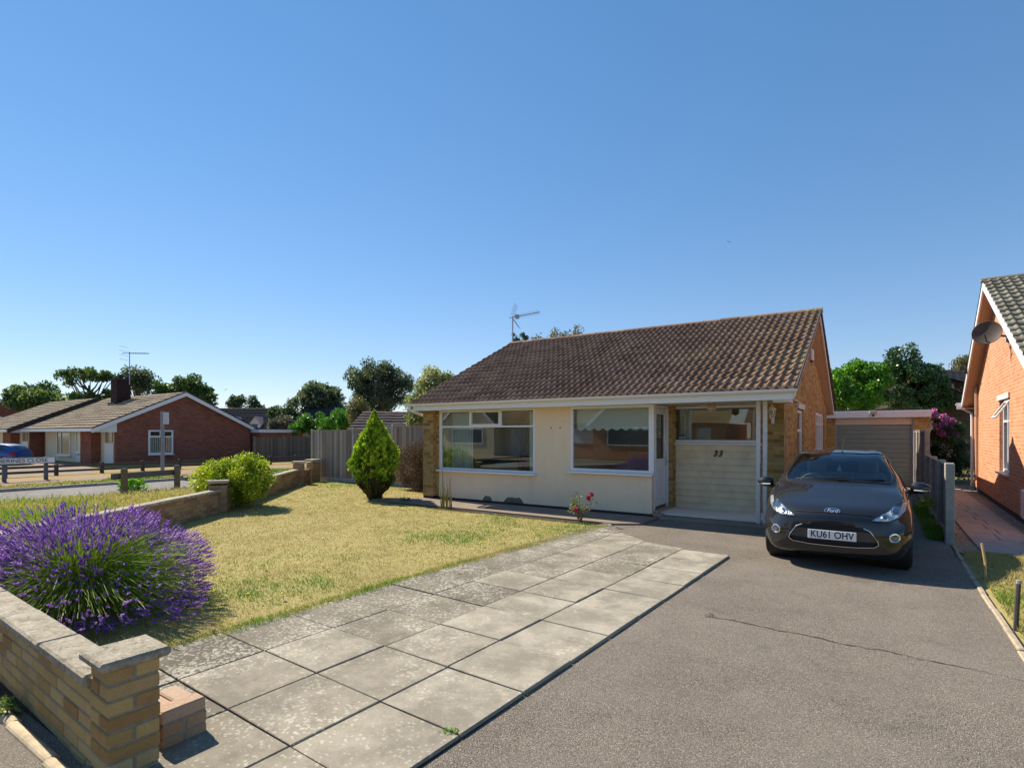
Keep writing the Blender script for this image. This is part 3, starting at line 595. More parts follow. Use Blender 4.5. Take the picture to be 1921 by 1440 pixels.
# lantern on the brick panel
lx, ly = -1.69, YR; mb = MB(); mb.box(lx-.03, lx+.03, ly-.02, ly, 1.88, 2.08, 0, .5, .006); mb.tube([(lx, ly-.02, 1.93), (lx, ly-.09, 1.90), (lx, ly-.11, 1.97)], .013); mb.lathe([(.02, 1.96), (.035, 1.975), (.04, 1.99)], (lx, ly-.11, 0), 6); mb.lathe([(.078, 2.14), (.08, 2.15), (.05, 2.19), (.02, 2.215), (.012, 2.25), (.0, 2.26)], (lx, ly-.11, 0), 6)
for k in range(6): a = 2*math.pi*k/6; mb.tube([(lx+.038*math.cos(a), ly-.11+.038*math.sin(a), 1.985), (lx+.07*math.cos(a), ly-.11+.07*math.sin(a), 2.145)], .006, 5)
la = mb.build('lantern', WHITE, H); mb = MB(); mb.lathe([(.033, 1.992), (.062, 2.138)], (lx, ly-.11, 0), 6); mb.build('lantern_glass', glassmat('lantern_pane', (.8, .75, .6)), la)
mb = MB(); mb.lathe([(.001, 2.085)]+[(.085*math.sin(a), 2.17-.085*math.cos(a)) for a in [math.pi*i/10 for i in range(1, 10)]]+[(.03, 2.27)], (-2.61, 10.85, 0), 16); mb.build('porch_globe', flat('amber_glass', (.40, .32, .22), .2, .1), H, smooth=True)
mb = MB(); 
for x in (-5.98, -5.76): mb = MB(); mb.lathe([(.016, YF-.004), (.016, YF+.002)], (x, 0, 1.81), 10, axis='Y'); mb.build('fixing_hole', BLACKP, H)
# TV aerial on the ridge end
ae = MB(); ax, ay = -10.2, 15.45; ae.tube([(ax, ay, 4.5), (ax, ay, 5.62)], .022, 8); mast = ae.build('tv_aerial', flat('galvanised', (.33, .35, .38), .4, .1, metal=.6), H)
mb = MB(); d = Vector((.82, .3, .12)).normalized(); b0 = Vector((ax, ay, 5.6)); mb.tube([b0-d*.12, b0+d*.95], .014, 6); sdv = Vector((-d.y, d.x, 0)).normalized(); upv = d.cross(sdv)*-1
for i in range(16): p = b0+d*(.22+i*.045); mb.tube([p-sdv*.11-upv*.05, p, p+sdv*.11-upv*.05], .004, 4); mb.tube([p-sdv*.09+upv*.06, p, p+sdv*.09+upv*.06], .004, 4)
mb.box(b0.x+.1, b0.x+.2, b0.y-.02, b0.y+.1, b0.z-.06, b0.z+.07)
for s in (1, -1):
    for i in range(7): t = .06+i*.055; q = b0-d*.02+upv*s*t+d*t*.5; mb.tube([q-sdv*.24, q+sdv*.24], .003, 4)
    for j in range(5): q = b0-d*.02+sdv*(-.24+j*.12); mb.tube([q+upv*s*.04+d*.02, q+upv*s*.40+d*.2], .003, 4)
mb.build('aerial_array', MATS['galvanised'], mast)
# rooms behind the glass
mb = MB(); mb.box(-9.2, -1.75, 14.4, 14.5, .1, 2.4); mb.box(-9.23, -9.2, 10.85, 14.5, .1, 2.4); mb.box(-5.8, -5.7, 10.83, 14.4, .1, 2.4); mb.box(-9.2, -1.7, 10.83, 14.4, .06, .1); mb.box(-9.2, -3.8, 10.83, 14.4, 2.38, 2.4); mb.box(-3.8, -1.72, 12.12, 14.4, 2.38, 2.4); mb.box(-1.75, -1.72, 12.12, 14.4, .1, 2.4); mb.build('room_lining', INNER, H)
def curtain(x0, x1, y, z0, z1, label, m=CURT, amp=.025, w=.09, group='net curtains at the bungalow windows'):
    n = max(6, int((x1-x0)/w*8)); P = []; 
    for i in range(n+1): x = x0+(x1-x0)*i/n; P.append((x, y+amp*math.sin((x-x0)/w*2*math.pi)))
    mb = MB(); mb.prism(P+[(p[0], p[1]+.006) for p in P[::-1]], z0, z1); return tag(mb.build('curtain', m), label, 'curtain', group)
curtain(-9.1, -8.4, 10.95, .8, 2.2, 'pale net curtain hanging left inside the three-light window')
curtain(-6.75, -6.42, 10.95, .8, 2.2, 'narrow pale net curtain hanging right inside the three-light window')
curtain(-7.15, -6.85, 11.05, .5, 2.2, 'dark patterned drape beside the narrow net curtain', flat('plum_drape', (.10, .05, .05), .9), .03, .1, 'drapes')
curtain(-3.6, -3.35, 12.2, 1.45, 2.25, 'white curtain at the door side of the window above the cladding')
curtain(-2.12, -1.95, 12.2, 1.45, 2.25, 'white curtain at the post side of the window above the cladding')
mb = MB(); pl = [(-5.42, 2.22), (-5.42, 1.80)]
nS = 8
for i in range(nS):
    for j in range(1, 7): t = j/6; pl.append((-5.42+(1.64)*(i+t)/nS, 1.80-.055*math.sin(math.pi*t)))
pl.append((-3.78, 2.22)); mb.prism(pl, 10.74, 10.746, 'Y'); tag(mb.build('roller_blind', flat('pale_blind', (.88, .92, .86), .8, .06, 20)), 'pale green blind with scalloped hem half drawn in the square window', 'blind')
sf = thing('sofa', 'low beige sofa seen inside through the three-light window', 'sofa', (-7.35, 11.9, .1)); FAB = flat('beige_fabric', (.40, .35, .26), .9, .1)
mb = MB(); mb.box(-.7, .7, -.4, .35, .05, .42, 0, .5, .05); mb.build('seat', FAB, sf); mb = MB(); mb.box(-.7, .7, -.62, -.4, .05, .86, 0, .5, .06); mb.build('backrest', FAB, sf)
for s in (-.86, .70): mb = MB(); mb.box(s, s+.16, -.6, .35, .05, .6, 0, .5, .05); mb.build('armrest', FAB, sf)
mb = MB(); mb.box(-3.56, -3.43, 11.96, 11.965, 1.56, 1.67); mb.box(-3.56, -3.43, 11.955, 11.96, 1.62, 1.66, 1); mb.build('window_sticker', [WHITE, flat('sticker_blue', (.05, .2, .42), .5)], H)
mat_ = MB(); mat_.box(-3.5, -3.0, 10.85, 11.5, .056, .07, 0, .5, .004); tag(mat_.build('doormat', flat('doormat_brown', (.085, .05, .035), .95, .3, 30, .8, 140)), 'brown doormat lying on the porch floor by the front door', 'doormat')

# ---------------------------------------------------------------- garage at the end of the drive
G_ = thing('garage', 'flat-roofed brick garage with grey door at the end of the driveway', 'garage', (0, 0, 0)); yg = 21.5
mb = MB(); mb.box(-1.5, -1.13, yg, yg+.22, 0, 2.2); mb.box(1.0, 1.4, yg, yg+.22, 0, 2.2); mb.box(-1.5, -1.28, yg+.22, yg+5, 0, 2.2); mb.box(1.18, 1.4, yg+.22, yg+5, 0, 2.2); mb.box(-1.28, 1.18, yg+4.8, yg+5, 0, 2.2); mb.build('wall', BUFF, G_)
mb = MB(); mb.box(-1.13, 1.0, yg+.05, yg+.1, 1.97, 2.2); mb.build('lintel_board', flat('cream_board', (.58, .50, .45), .6, .06), G_)
mb = MB()
for i in range(13): mb.box(-1.09, .96, yg+.08, yg+.11, .01+i*.15, .155+i*.15, 0, .5, .005)
mb.build('garage_door', flat('sage_door', (.21, .25, .23), .5, .08), G_)
mb = MB(); mb.box(-1.13, -1.09, yg+.03, yg+.12, 0, 1.97); mb.build('door_frame', flat('frame_bluegrey', (.3, .35, .42), .5), G_); mb = MB(); mb.box(.96, 1.0, yg+.03, yg+.12, 0, 1.97); mb.build('door_frame', flat('frame_bluegrey', (.3, .35, .42), .5), G_)
mb = MB(); mb.box(-1.6, 1.45, yg-.12, yg-.09, 2.2, 2.42, 0, .5, .004); mb.build('fascia', WHITE, G_)
mb = MB(); mb.box(-1.6, 1.45, yg-.088, yg+5.1, 2.25, 2.475); mb.build('roof', flat('roofing_felt', (.02, .02, .022), .8), G_)
mb = MB(); mb.box(-.16, .04, yg-.2, yg-.122, 2.31, 2.43, 0, .5, .01); fl = mb.build('floodlight', flat('lamp_body', (.45, .42, .36), .5), G_); mb = MB(); mb.lathe([(.035, yg-.26), (.04, yg-.2)], (-.06, 0, 2.27), 10, axis='Y'); mb.build('sensor', DARK, fl)
# ---------------------------------------------------------------- garden walls
YAW = R(33.5); FW = Vector((-math.sin(YAW), math.cos(YAW), 0)); RT = Vector((math.cos(YAW), math.sin(YAW), 0))
def at(u, d, v=813): return FW*d+RT*((u-960)/1030*d)+Vector((0, 0, 1.68+(813-v)/1030*d))      # a point d metres out
YB_ = realbrick('yellow_bricks', [(.40, .235, .095), (.50, .325, .12), (.57, .40, .16), (.62, .46, .22), (.52, .345, .16)], .4)
BUFFB = realbrick('garden_bricks', [(.27, .16, .08), (.40, .25, .12), (.50, .33, .17), (.36, .19, .10)], .3)
MORT = flat('mortar', (.24, .215, .18), .95, .2, 30, .4, 120)
def copmat():
    m, t, p = nodes('coping_stone'); o = objc(t)
    c = ramp(t, noise(t, o, 7, 8, .75), [(.3, (.20, .17, .12)), (.5, (.40, .35, .26)), (.7, (.52, .47, .37))])
    v = noise(t, o, 38, 5, .75); c = mixc(t, mth(t, 'MULTIPLY', ramp(t, v, [(.52, (0, 0, 0)), (.6, (1, 1, 1))]), .55), c, (.60, .56, .46))
    c = mixc(t, mth(t, 'MULTIPLY', ramp(t, noise(t, o, 20, 7, .8), [(.56, (0, 0, 0)), (.64, (1, 1, 1))]), .75), c, (.06, .05, .04))
    t.links.new(c, p.inputs['Base Color']); p.inputs['Roughness'].default_value = .95; p.inputs['Specular IOR Level'].default_value = .15
    bumpn(t, p, mth(t, 'ADD', noise(t, o, 60, 6, .8), noise(t, o, 14, 3)), 1, .012); return m
COPE = copmat()
def bricks(mb, x0, x1, y0, y1, z0, nc, L=.225, Hc=.0755, seed=0, ends=True, joint=.01):
    g = random.Random(seed)
    for c in range(nc):
        x = x0-(L/2 if c % 2 else 0); z = z0+c*Hc
        while x < x1-.01:
            a, b = max(x, x0), min(x+L-joint, x1)
            if b-a > .02: j = [g.uniform(-.0025, .0025) for _ in range(4)]; mb.box(a, b, y0+j[0], y1+j[1], z+j[2]*.5, z+Hc-joint+j[3]*.4, 0, g.random(), .005)
            x += L
    mb.box(x0+.006, x1-.006, y0+.006, y1-.006, z0-.02, z0+nc*Hc-.004, 1)
fwl = thing('front_wall', 'low yellow brick wall with a stone-capped end pier beside the slab path', 'garden wall', (-3.245, 1.118, 0), R(-2.4))
mb = MB(); bricks(mb, -4.8, 0, .0, .115, -.03, 6, .225, seed=1); mb.build('brickwork', [YB_, MORT], fwl)
mb = MB(); g = random.Random(5); x = .0
while x > -4.8: l = g.uniform(.62, .8); mb.box(max(x-l, -4.8)+.004, x, -.033+g.uniform(-.006, .006), .165+g.uniform(-.006, .006), .425, .484+g.uniform(-.005, .004), 0, g.random(), .012); x -= l
mb.build('coping', COPE, fwl)
mb = MB(); gg = random.Random(9); PX0, PX1, PY0, PY1 = -.002, .224, -.002, .224
for c in range(8):
    z = -.04+c*.0755; z1 = z+.0655; jj = lambda: gg.uniform(-.003, .003)
    if c % 2: mb.box(PX0+jj(), PX1+jj(), PY0+jj(), .106, z+jj()*.4, z1, 0, gg.random(), .006); mb.box(PX0+jj(), PX1+jj(), .116, PY1+jj(), z+jj()*.4, z1, 0, gg.random(), .006)
    else: mb.box(PX0+jj(), .106, PY0+jj(), PY1+jj(), z+jj()*.4, z1, 0, gg.random(), .006); mb.box(.116, PX1+jj(), PY0+jj(), PY1+jj(), z+jj()*.4, z1, 0, gg.random(), .006)
mb.box(PX0+.007, PX1-.007, PY0+.007, PY1-.007, -.05, .56, 1); mb.build('pier', [YB_, MORT], fwl)
mb = MB(); mb.box(-.035, .262, -.042, .262, .561, .607, 0, .4, .012); mb.build('pier_cap', COPE, fwl)
st = MB(); RB_ = realbrick('reddish_bricks', [(.40, .25, .13), (.46, .30, .17), (.54, .37, .25), (.60, .43, .31)], .35)
for k in range(3):
    z = .0+k*.073
    if k < 2: st.box(-3.42, -3.12, 1.39, 1.50, z, z+.066, 0, .2, .006); st.box(-3.42, -3.12, 1.51, 1.62, z, z+.066, 0, .35, .006)
    else: st.box(-3.225, -3.12, 1.385, 1.615, z, z+.068, 0, .75, .008); st.box(-3.45, -3.24, 1.40, 1.50, z-.012, z+.052, 0, .9, .008); st.box(-3.45, -3.24, 1.51, 1.615, z-.01, z+.05, 0, .95, .008)
st.box(-3.415, -3.125, 1.395, 1.615, -.01, .15, 1); tag(st.build('brick_stub', [RB_, MORT]), 'short stub of loose reddish bricks behind the capped wall pier', 'brick stub')
def wall_run(parent, A, B, name, seed, cope=True):
    A, B = Vector(A), Vector(B); L = (B-A).length; ang = math.atan2((B-A).y, (B-A).x)
    mb = MB(); bricks(mb, 0, L, -.055, .055, -.05, 7, .225, .0735, seed); o = mb.build(name, [BUFFB, MORT], parent); o.location = (*A, 0); o.rotation_euler = (0, 0, ang)
    mb = MB(); g = random.Random(seed); x = 0
    while x < L: l = g.uniform(.6, .75); mb.box(x, min(x+l-.005, L), -.1, .1, .466, .52+g.uniform(-.003, .003), 0, g.random(), .008); x += l
    o = mb.build('coping', COPE, parent); o.location = (*A, 0); o.rotation_euler = (0, 0, ang)
sw_ = thing('side_wall', 'long low brick wall with flat coping running from lavender to back fence', 'garden wall')
wall_run(sw_, (-8.0, 1.2), (-11.4, 6.1), 'brickwork', 21); wall_run(sw_, (-11.5, 6.25), (-15.75, 11.05), 'brickwork', 22)
def pier(x, y, h, rz, parent, wdt=.33):
    mb = MB()
    for s in (0, 1): pass
    bricks(mb, -wdt/2, wdt/2, -wdt/2, wdt/2, -.05, int((h+.05)/.0735), .225, .0735, int(x*10)); o = mb.build('pier', [BUFFB, MORT], parent); o.location = (x, y, 0); o.rotation_euler = (0, 0, rz)
    mb = MB(); mb.box(-wdt/2-.04, wdt/2+.04, -wdt/2-.04, wdt/2+.04, h-.01, h+.05, 0, .5, .012); c = mb.build('pier_cap', COPE, o)
pier(-11.48, 6.2, .66, .98, sw_); pier(-15.9, 11.25, .72, .85, sw_); pier(-16.35, 12.15, .74, .1, sw_)
mb = MB(); bricks(mb, 0, .55, -.05, .05, -.05, 7, .225, .0735, 33); o = mb.build('brickwork', [BUFFB, MORT], sw_); o.location = (-16.0, 11.45, 0); o.rotation_euler = (0, 0, 2.1)

# ---------------------------------------------------------------- fences
def boardmat(name, cols):
    m, t, p = nodes(name); o = objc(t); mp = N(t, 'ShaderNodeMapping'); mp.inputs['Scale'].default_value = (14, 14, .8); t.links.new(o, mp.inputs[0])
    f = mth(t, 'ADD', mth(t, 'MULTIPLY', attr(t), .5), mth(t, 'MULTIPLY', noise(t, mp.outputs[0], 2, 7, .75), .55)); c = ramp(t, f, [(.2+.6*i/(len(cols)-1), q) for i, q in enumerate(cols)])
    c = mixc(t, mth(t, 'MULTIPLY', ramp(t, noise(t, o, 1.1, 5, .7), [(.5, (0, 0, 0)), (.75, (1, 1, 1))]), .4), c, (.16, .14, .08))
    t.links.new(c, p.inputs['Base Color']); p.inputs['Roughness'].default_value = .9; p.inputs['Specular IOR Level'].default_value = .15; bumpn(t, p, noise(t, mp.outputs[0], 6, 5, .7), .5, .006); return m
BOARD = boardmat('grey_boards', [(.14, .11, .09), (.23, .185, .15), (.31, .26, .215), (.39, .335, .29)])
def fence(name, label, pts, hs, posts=True, gravel=.16, m=None, pw=.1, cat='fence', group=None, postm=None):
    """Vertical feather-edge panels between concrete posts; one panel and one post a part each."""
    f = thing(name, label, cat, (*pts[0], 0), group=group); g = random.Random(int(pts[0][0]*7)); o0 = Vector((*pts[0], 0))
    for i, p in enumerate(pts):
        h = hs[min(i, len(hs)-1)]
        if posts: mb = MB(); x, y = p[0]-o0.x, p[1]-o0.y; mb.box(x-pw/2, x+pw/2, y-pw/2, y+pw/2, -.1, h+.03, 0, .5, .012); mb.build('post', postm or CONC, f)
        if i == len(pts)-1: break
        a, b = Vector(p)-o0.xy, Vector(pts[i+1])-o0.xy; L = (b-a).length; ang = math.atan2((b-a).y, (b-a).x); n = max(1, int(L/.11)); mb = MB()
        for k in range(n): t0 = pw/2+(L-pw)*k/n; t1 = pw/2+(L-pw)*(k+1)/n+.008; mb.box(t0, t1, -.012+.006*(k % 2), .006+.006*(k % 2), gravel, h-.03+g.uniform(-.006, .004), 0, g.random())
        mb.box(pw/2, L-pw/2, -.025, .025, h-.032, h-.005, 0, .8); q = mb.build('panel', m or BOARD, f); q.location = (*a, 0); q.rotation_euler = (0, 0, ang)
        if gravel: mb = MB(); mb.box(pw/2, L-pw/2, -.024, .024, -.1, gravel-.002, 0, .5, .004); q = mb.build('gravel_board', CONC, f); q.location = (*a, 0); q.rotation_euler = (0, 0, ang)
    return f
fence('garden_fence', 'tall grey board fence with concrete posts behind the conifer', [(-17.0, 12.6), (-16.5, 12.5), (-14.68, 12.5), (-12.82, 12.5), (-11.0, 12.5), (-9.85, 12.5)], [1.8, 1.81, 1.85, 1.92, 1.94])
fence('boundary_fence', 'grey board fence on concrete posts between the driveway and next door', [(.95, 10.75), (.955, 12.1), (.96, 13.7), (.965, 15.25)], [1.2, 1.2, 1.2, 1.2], pw=.12)
fence('boundary_fence', 'taller weathered fence beside the garage and the pink shrub', [(.97, 15.5), (.99, 17.3), (1.01, 19.1), (1.03, 20.9)], [1.75], pw=.1)
# ---------------------------------------------------------------- foliage
def cloud(C_, r, n, leaf, seed, up=.2, asp=.55, shell=.45, squash=(1, 1, 1)):
    """Leaf diamonds round cluster centres C_ (k,3) with radii r (k,)."""
    global rng
    rng = np.random.default_rng(seed); C_ = np.asarray(C_); r = np.broadcast_to(np.asarray(r, float), (len(C_),)); k = rng.choice(len(C_), n, p=(r**2)/(r**2).sum())
    d = rng.normal(size=(n, 3)); d /= np.linalg.norm(d, axis=1)[:, None]; rad = r[k]*(shell+(1-shell)*rng.random(n)**.6); P = C_[k]+d*rad[:, None]*np.array(squash)
    V, F = rquads(P, leaf, up, asp); return V, F, P, k
def clusters(ells, n, seed, fill=.55):
    g = np.random.default_rng(seed); out = []; vol = np.array([e[3]*e[4]*e[5] for e in ells]); cnt = np.maximum(1, (n*vol/vol.sum()).astype(int))
    for e, c in zip(ells, cnt):
        d = g.normal(size=(c, 3)); d /= np.linalg.norm(d, axis=1)[:, None]; d *= (fill+(1-fill)*g.random(c)**.5)[:, None]; out.append(np.array(e[:3])+d*np.array(e[3:]))
    return np.concatenate(out)
BARK = flat('bark', (.085, .065, .05), .95, .35, 12, .8, 40)
def tree(name, label, base, ells, mat, ncl=60, cr=.5, n=9000, leaf=.12, seed=1, trunk=.15, cat='tree', group=None, vb=0., up=.1, limbs=14, shell=.2, fill=.45, tone=.25, part='crown', asp=.55):
    t = thing(name, label, cat, tuple(base), group=group); C_ = clusters(ells, ncl, seed, fill); g = np.random.default_rng(seed)
    V, F, P, k = cloud(C_, cr*g.uniform(.6, 1.3, len(C_)), n, leaf, seed, up, asp, shell)
    v = np.clip(.45+vb+tone*(g.random(len(C_))[k]-.5)*2+g.normal(0, .12, n), 0, 1)
    npmesh(part, V, F, mat, np.repeat(v, 4), t)
    if trunk:
        mb = MB(); top = np.array([np.mean([e[0] for e in ells]), np.mean([e[1] for e in ells]), np.mean([e[2] for e in ells])]); mid = top*np.array([.5, .5, .62])
        mb.tube([(0, 0, -.1), tuple(mid*.5+g.normal(0, .03, 3)), tuple(mid), tuple(top)], [trunk, trunk*.8, trunk*.65, trunk*.3], 8)
        for i in g.choice(len(C_), min(limbs, len(C_)), replace=False):
            c = C_[i]; s = mid+(top-mid)*g.random()*.8; m = (s+c)/2+np.array([0, 0, -.12*np.linalg.norm(c-s)]); mb.tube([tuple(s), tuple(m), tuple(c)], [trunk*.38, trunk*.22, trunk*.06], 5)
        mb.build('trunk', BARK, t, smooth=True)
    return t
LF_GOLD = leafmat('golden_leaves', [(0, (.13, .2, .018)), (.4, (.30, .39, .025)), (.75, (.56, .60, .05)), (1, (.74, .70, .15))], .35, .45)
LF_MID = leafmat('mid_green_leaves', [(0, (.045, .085, .03)), (.5, (.10, .16, .055)), (1, (.22, .28, .10))], .45)
LF_DARK = leafmat('dark_leaves', [(0, (.03, .055, .03)), (.5, (.065, .10, .05)), (1, (.13, .17, .085))], .42)
LF_BLUE = leafmat('grey_green_leaves', [(0, (.055, .08, .05)), (.5, (.115, .15, .10)), (1, (.22, .25, .165))], .45)
LF_LAUREL = leafmat('laurel_leaves', [(0, (.05, .14, .015)), (.5, (.13, .32, .025)), (1, (.26, .50, .05))], .35, .3, .5)
LF_HOLLY = leafmat('holly_leaves', [(0, (.025, .065, .022)), (.5, (.065, .14, .04)), (1, (.14, .23, .075))], .2, .25, .6)
LF_VAR = leafmat('variegated_leaves', [(0, (.10, .14, .04)), (.45, (.30, .33, .13)), (.8, (.55, .53, .30)), (1, (.65, .62, .42))], .35)
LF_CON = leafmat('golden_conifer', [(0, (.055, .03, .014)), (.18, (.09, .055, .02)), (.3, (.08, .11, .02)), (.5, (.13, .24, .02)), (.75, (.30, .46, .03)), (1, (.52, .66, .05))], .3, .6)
LF_BROWN = leafmat('dead_hedge', [(0, (.05, .03, .02)), (.5, (.125, .075, .05)), (.9, (.23, .15, .10)), (1, (.35, .30, .08))], .15, .8)
LF_GREY = leafmat('olive_autumn', [(0, (.09, .09, .045)), (.6, (.19, .18, .08)), (1, (.3, .22, .08))], .3)
tree('golden_bush', 'rounded golden-green evergreen bush growing over the side wall', (-11.98, 6.82, 0), [(0, 0, .62, .80, .74, .46), (-.35, .1, .5, .68, .6, .38), (.25, .1, .85, .42, .45, .28), (.1, -.1, .98, .2, .2, .2), (-.25, 0, .9, .25, .25, .2)], LF_GOLD, 190, .17, 26000, .055, 31, .05, 'bush', vb=-.02, up=.35, limbs=8, fill=.75, tone=.3, part='foliage')
# the upright conifer: sprays set on a spindle
cf = thing('conifer', 'spindle-shaped golden conifer with brown skirt on the front lawn', 'conifer', (-10.63, 9.72, 0)); g = np.random.default_rng(5); n = 26000
zz = g.random(n*2)*2.26; prz = np.interp(zz, [0, .12, .3, .55, .9, 1.2, 1.5, 1.8, 2.05, 2.26], [.14, .20, .33, .50, .60, .55, .41, .255, .12, .02]); keep = g.random(n*2) < prz/.6; zz = zz[keep]; prz = prz[keep]
th = g.uniform(0, 2*np.pi, len(zz)); lump = 1+.20*(vn(np.column_stack([th*2.2, zz*5]), 1.3, 6)-.5)*2+.24*(vn(np.column_stack([th*4.5, zz*8]), 1.6, 16)-.5)*2; rr = prz*lump*(1-.45*g.random(len(zz))**2.2)
rr *= .91; P = np.column_stack([rr*np.cos(th), rr*np.sin(th), zz]); D = np.column_stack([np.cos(th)*.55, np.sin(th)*.55, np.full(len(th), 1.)]); rng = np.random.default_rng(6); V, F = rquads(P, .075, 0, .5, .4, D)
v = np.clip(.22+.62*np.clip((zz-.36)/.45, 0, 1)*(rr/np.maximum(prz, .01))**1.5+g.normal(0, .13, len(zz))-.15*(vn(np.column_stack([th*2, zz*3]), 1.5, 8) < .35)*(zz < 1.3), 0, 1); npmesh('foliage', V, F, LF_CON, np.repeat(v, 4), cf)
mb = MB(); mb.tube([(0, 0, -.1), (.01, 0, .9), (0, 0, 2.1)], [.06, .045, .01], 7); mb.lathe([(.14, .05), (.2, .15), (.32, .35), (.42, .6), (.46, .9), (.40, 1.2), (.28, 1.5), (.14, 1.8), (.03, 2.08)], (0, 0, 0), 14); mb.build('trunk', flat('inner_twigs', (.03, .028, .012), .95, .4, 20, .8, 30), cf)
# brown hedge against the fence
tree('brown_hedge', 'dry brown twiggy hedge between the fence and the corner brick pier', (-10.9, 11.85, 0), [(0, 0, .72, .98, .42, .72), (-.3, .1, .6, .9, .4, .6), (.4, 0, .85, .6, .4, .55)], LF_BROWN, 260, .2, 26000, .05, 41, .03, 'hedge', fill=.6, limbs=60, tone=.3, part='foliage', up=.4, asp=.3)
# trees beyond
def far_tree(name, label, u, d, parts, mat, seed, n=9000, leaf=.3, cr=.8, ncl=50, trunk=.25, z0=0, **k):
    """parts: (u, v, half width px, half height px) crown lobes seen from the drive, made round in depth."""
    b = at(u, d); b.z = z0; E = []
    for uu, vv, hw, hh in parts:
        c = at(uu, d, vv)-b; s = d/1030; E.append((c.x, c.y, c.z, hw*s, hw*s*.8, hh*s))
    return tree(name, label, b, E, mat, ncl, cr, n, leaf, seed, trunk, **k)
GT = 'trees rising behind the far bungalows'
far_tree('broad_tree', 'dark bushy tree behind the far left rooftops', 70, 62, [(65, 745, 45, 26), (50, 750, 30, 20), (100, 755, 30, 18)], LF_MID, 51, 7500, .36, .8, 55, .3, group=GT)
far_tree('umbrella_pine', 'open flat-topped tree with bare limbs left of the far chimney', 165, 60, [(150, 702, 42, 9), (195, 706, 32, 8), (120, 715, 18, 8), (205, 738, 22, 10), (165, 750, 45, 9)], LF_MID, 52, 4200, .32, .5, 75, .35, group=GT, limbs=26, fill=.2, shell=.1)
far_tree('sparse_tree', 'thin grey-leaved tree right behind the far chimney', 255, 58, [(258, 715, 30, 20), (240, 708, 14, 14), (275, 720, 18, 14)], LF_BLUE, 53, 2600, .3, .7, 40, .2, group=GT, limbs=20, fill=.2)
far_tree('layered_tree', 'layered green tree behind the far gable peak', 350, 58, [(355, 722, 30, 13), (315, 732, 32, 9), (385, 740, 24, 14), (400, 752, 14, 10), (340, 740, 45, 12)], LF_MID, 54, 7000, .34, .65, 55, .3, group=GT, limbs=18, fill=.3)
far_tree('small_tree', 'pair of small dark treetops above the slate roof with dormers', 458, 85, [(445, 757, 14, 14), (475, 760, 12, 13), (492, 767, 12, 5), (432, 762, 9, 7)], LF_DARK, 55, 3000, .35, .7, 26, .2, group=GT, fill=.3)
far_tree('round_tree', 'rounded pale-green tree above the gabled roof left of the conifer', 598, 48, [(598, 745, 42, 24), (570, 755, 24, 16), (625, 752, 24, 18)], LF_BLUE, 56, 7000, .27, .55, 70, .25, group=GT, vb=.1)
far_tree('weeping_tree', 'tall dark drooping tree directly behind the conifer', 712, 36, [(710, 715, 55, 32), (665, 712, 26, 26), (755, 730, 30, 32), (700, 750, 55, 26), (690, 695, 36, 14), (770, 715, 12, 14), (735, 693, 26, 12)], LF_BLUE, 57, 15000, .2, .42, 130, .3, group=GT, vb=-.12, up=-.6, limbs=50, fill=.25, asp=.35)
far_tree('variegated_tree', 'cream and green variegated tree at the left end of the bungalow roof', 805, 20, [(815, 722, 24, 28), (800, 760, 34, 30), (832, 735, 24, 26), (790, 785, 22, 18), (812, 705, 12, 14), (836, 712, 12, 12)], LF_VAR, 58, 16000, .1, .3, 90, .09, fill=.4, limbs=20)
far_tree('bare_topped_tree', 'thin yellowing tree showing above the ridge by the aerial', 1045, 27, [(1045, 634, 26, 14), (1015, 640, 16, 9), (1075, 625, 14, 10), (1088, 622, 6, 8), (1050, 680, 40, 40)], LF_GREY, 59, 7000, .11, .35, 80, .15, fill=.3, limbs=34, shell=.05)
far_tree('pointed_conifer', 'small pointed conifer tip beside the aerial mast', 966, 40, [(966, 632, 5, 9), (966, 660, 9, 25)], LF_DARK, 60, 2500, .12, .2, 30, .1, group='pointed conifers behind the ridge')
far_tree('pointed_conifer', 'broader pointed conifer tip right of the mast', 983, 40, [(983, 632, 6, 11), (983, 660, 10, 25)], LF_DARK, 61, 2500, .12, .2, 30, .1, group='pointed conifers behind the ridge')
far_tree('laurel_bush', 'bright green laurel bush above the garage roof by the gable', 1600, 25, [(1602, 730, 46, 46), (1575, 722, 34, 38), (1632, 718, 26, 36)], LF_LAUREL, 62, 20000, .13, .32, 110, .08, cat='bush', fill=.7, up=.4)
far_tree('holly_tree', 'dark glossy holly tree standing behind the garage', 1700, 27, [(1700, 725, 58, 50), (1692, 680, 28, 30), (1735, 710, 28, 30), (1655, 715, 32, 40), (1757, 698, 14, 12), (1740, 745, 40, 34)], LF_HOLLY, 63, 30000, .12, .32, 170, .12, fill=.55, up=.2)
far_tree('thin_tree', 'thin brownish tree between the holly and the neighbouring roof', 1805, 34, [(1806, 692, 20, 22), (1795, 705, 22, 8), (1815, 675, 10, 10)], LF_GREY, 64, 2600, .16, .4, 40, .14, fill=.2, limbs=20)
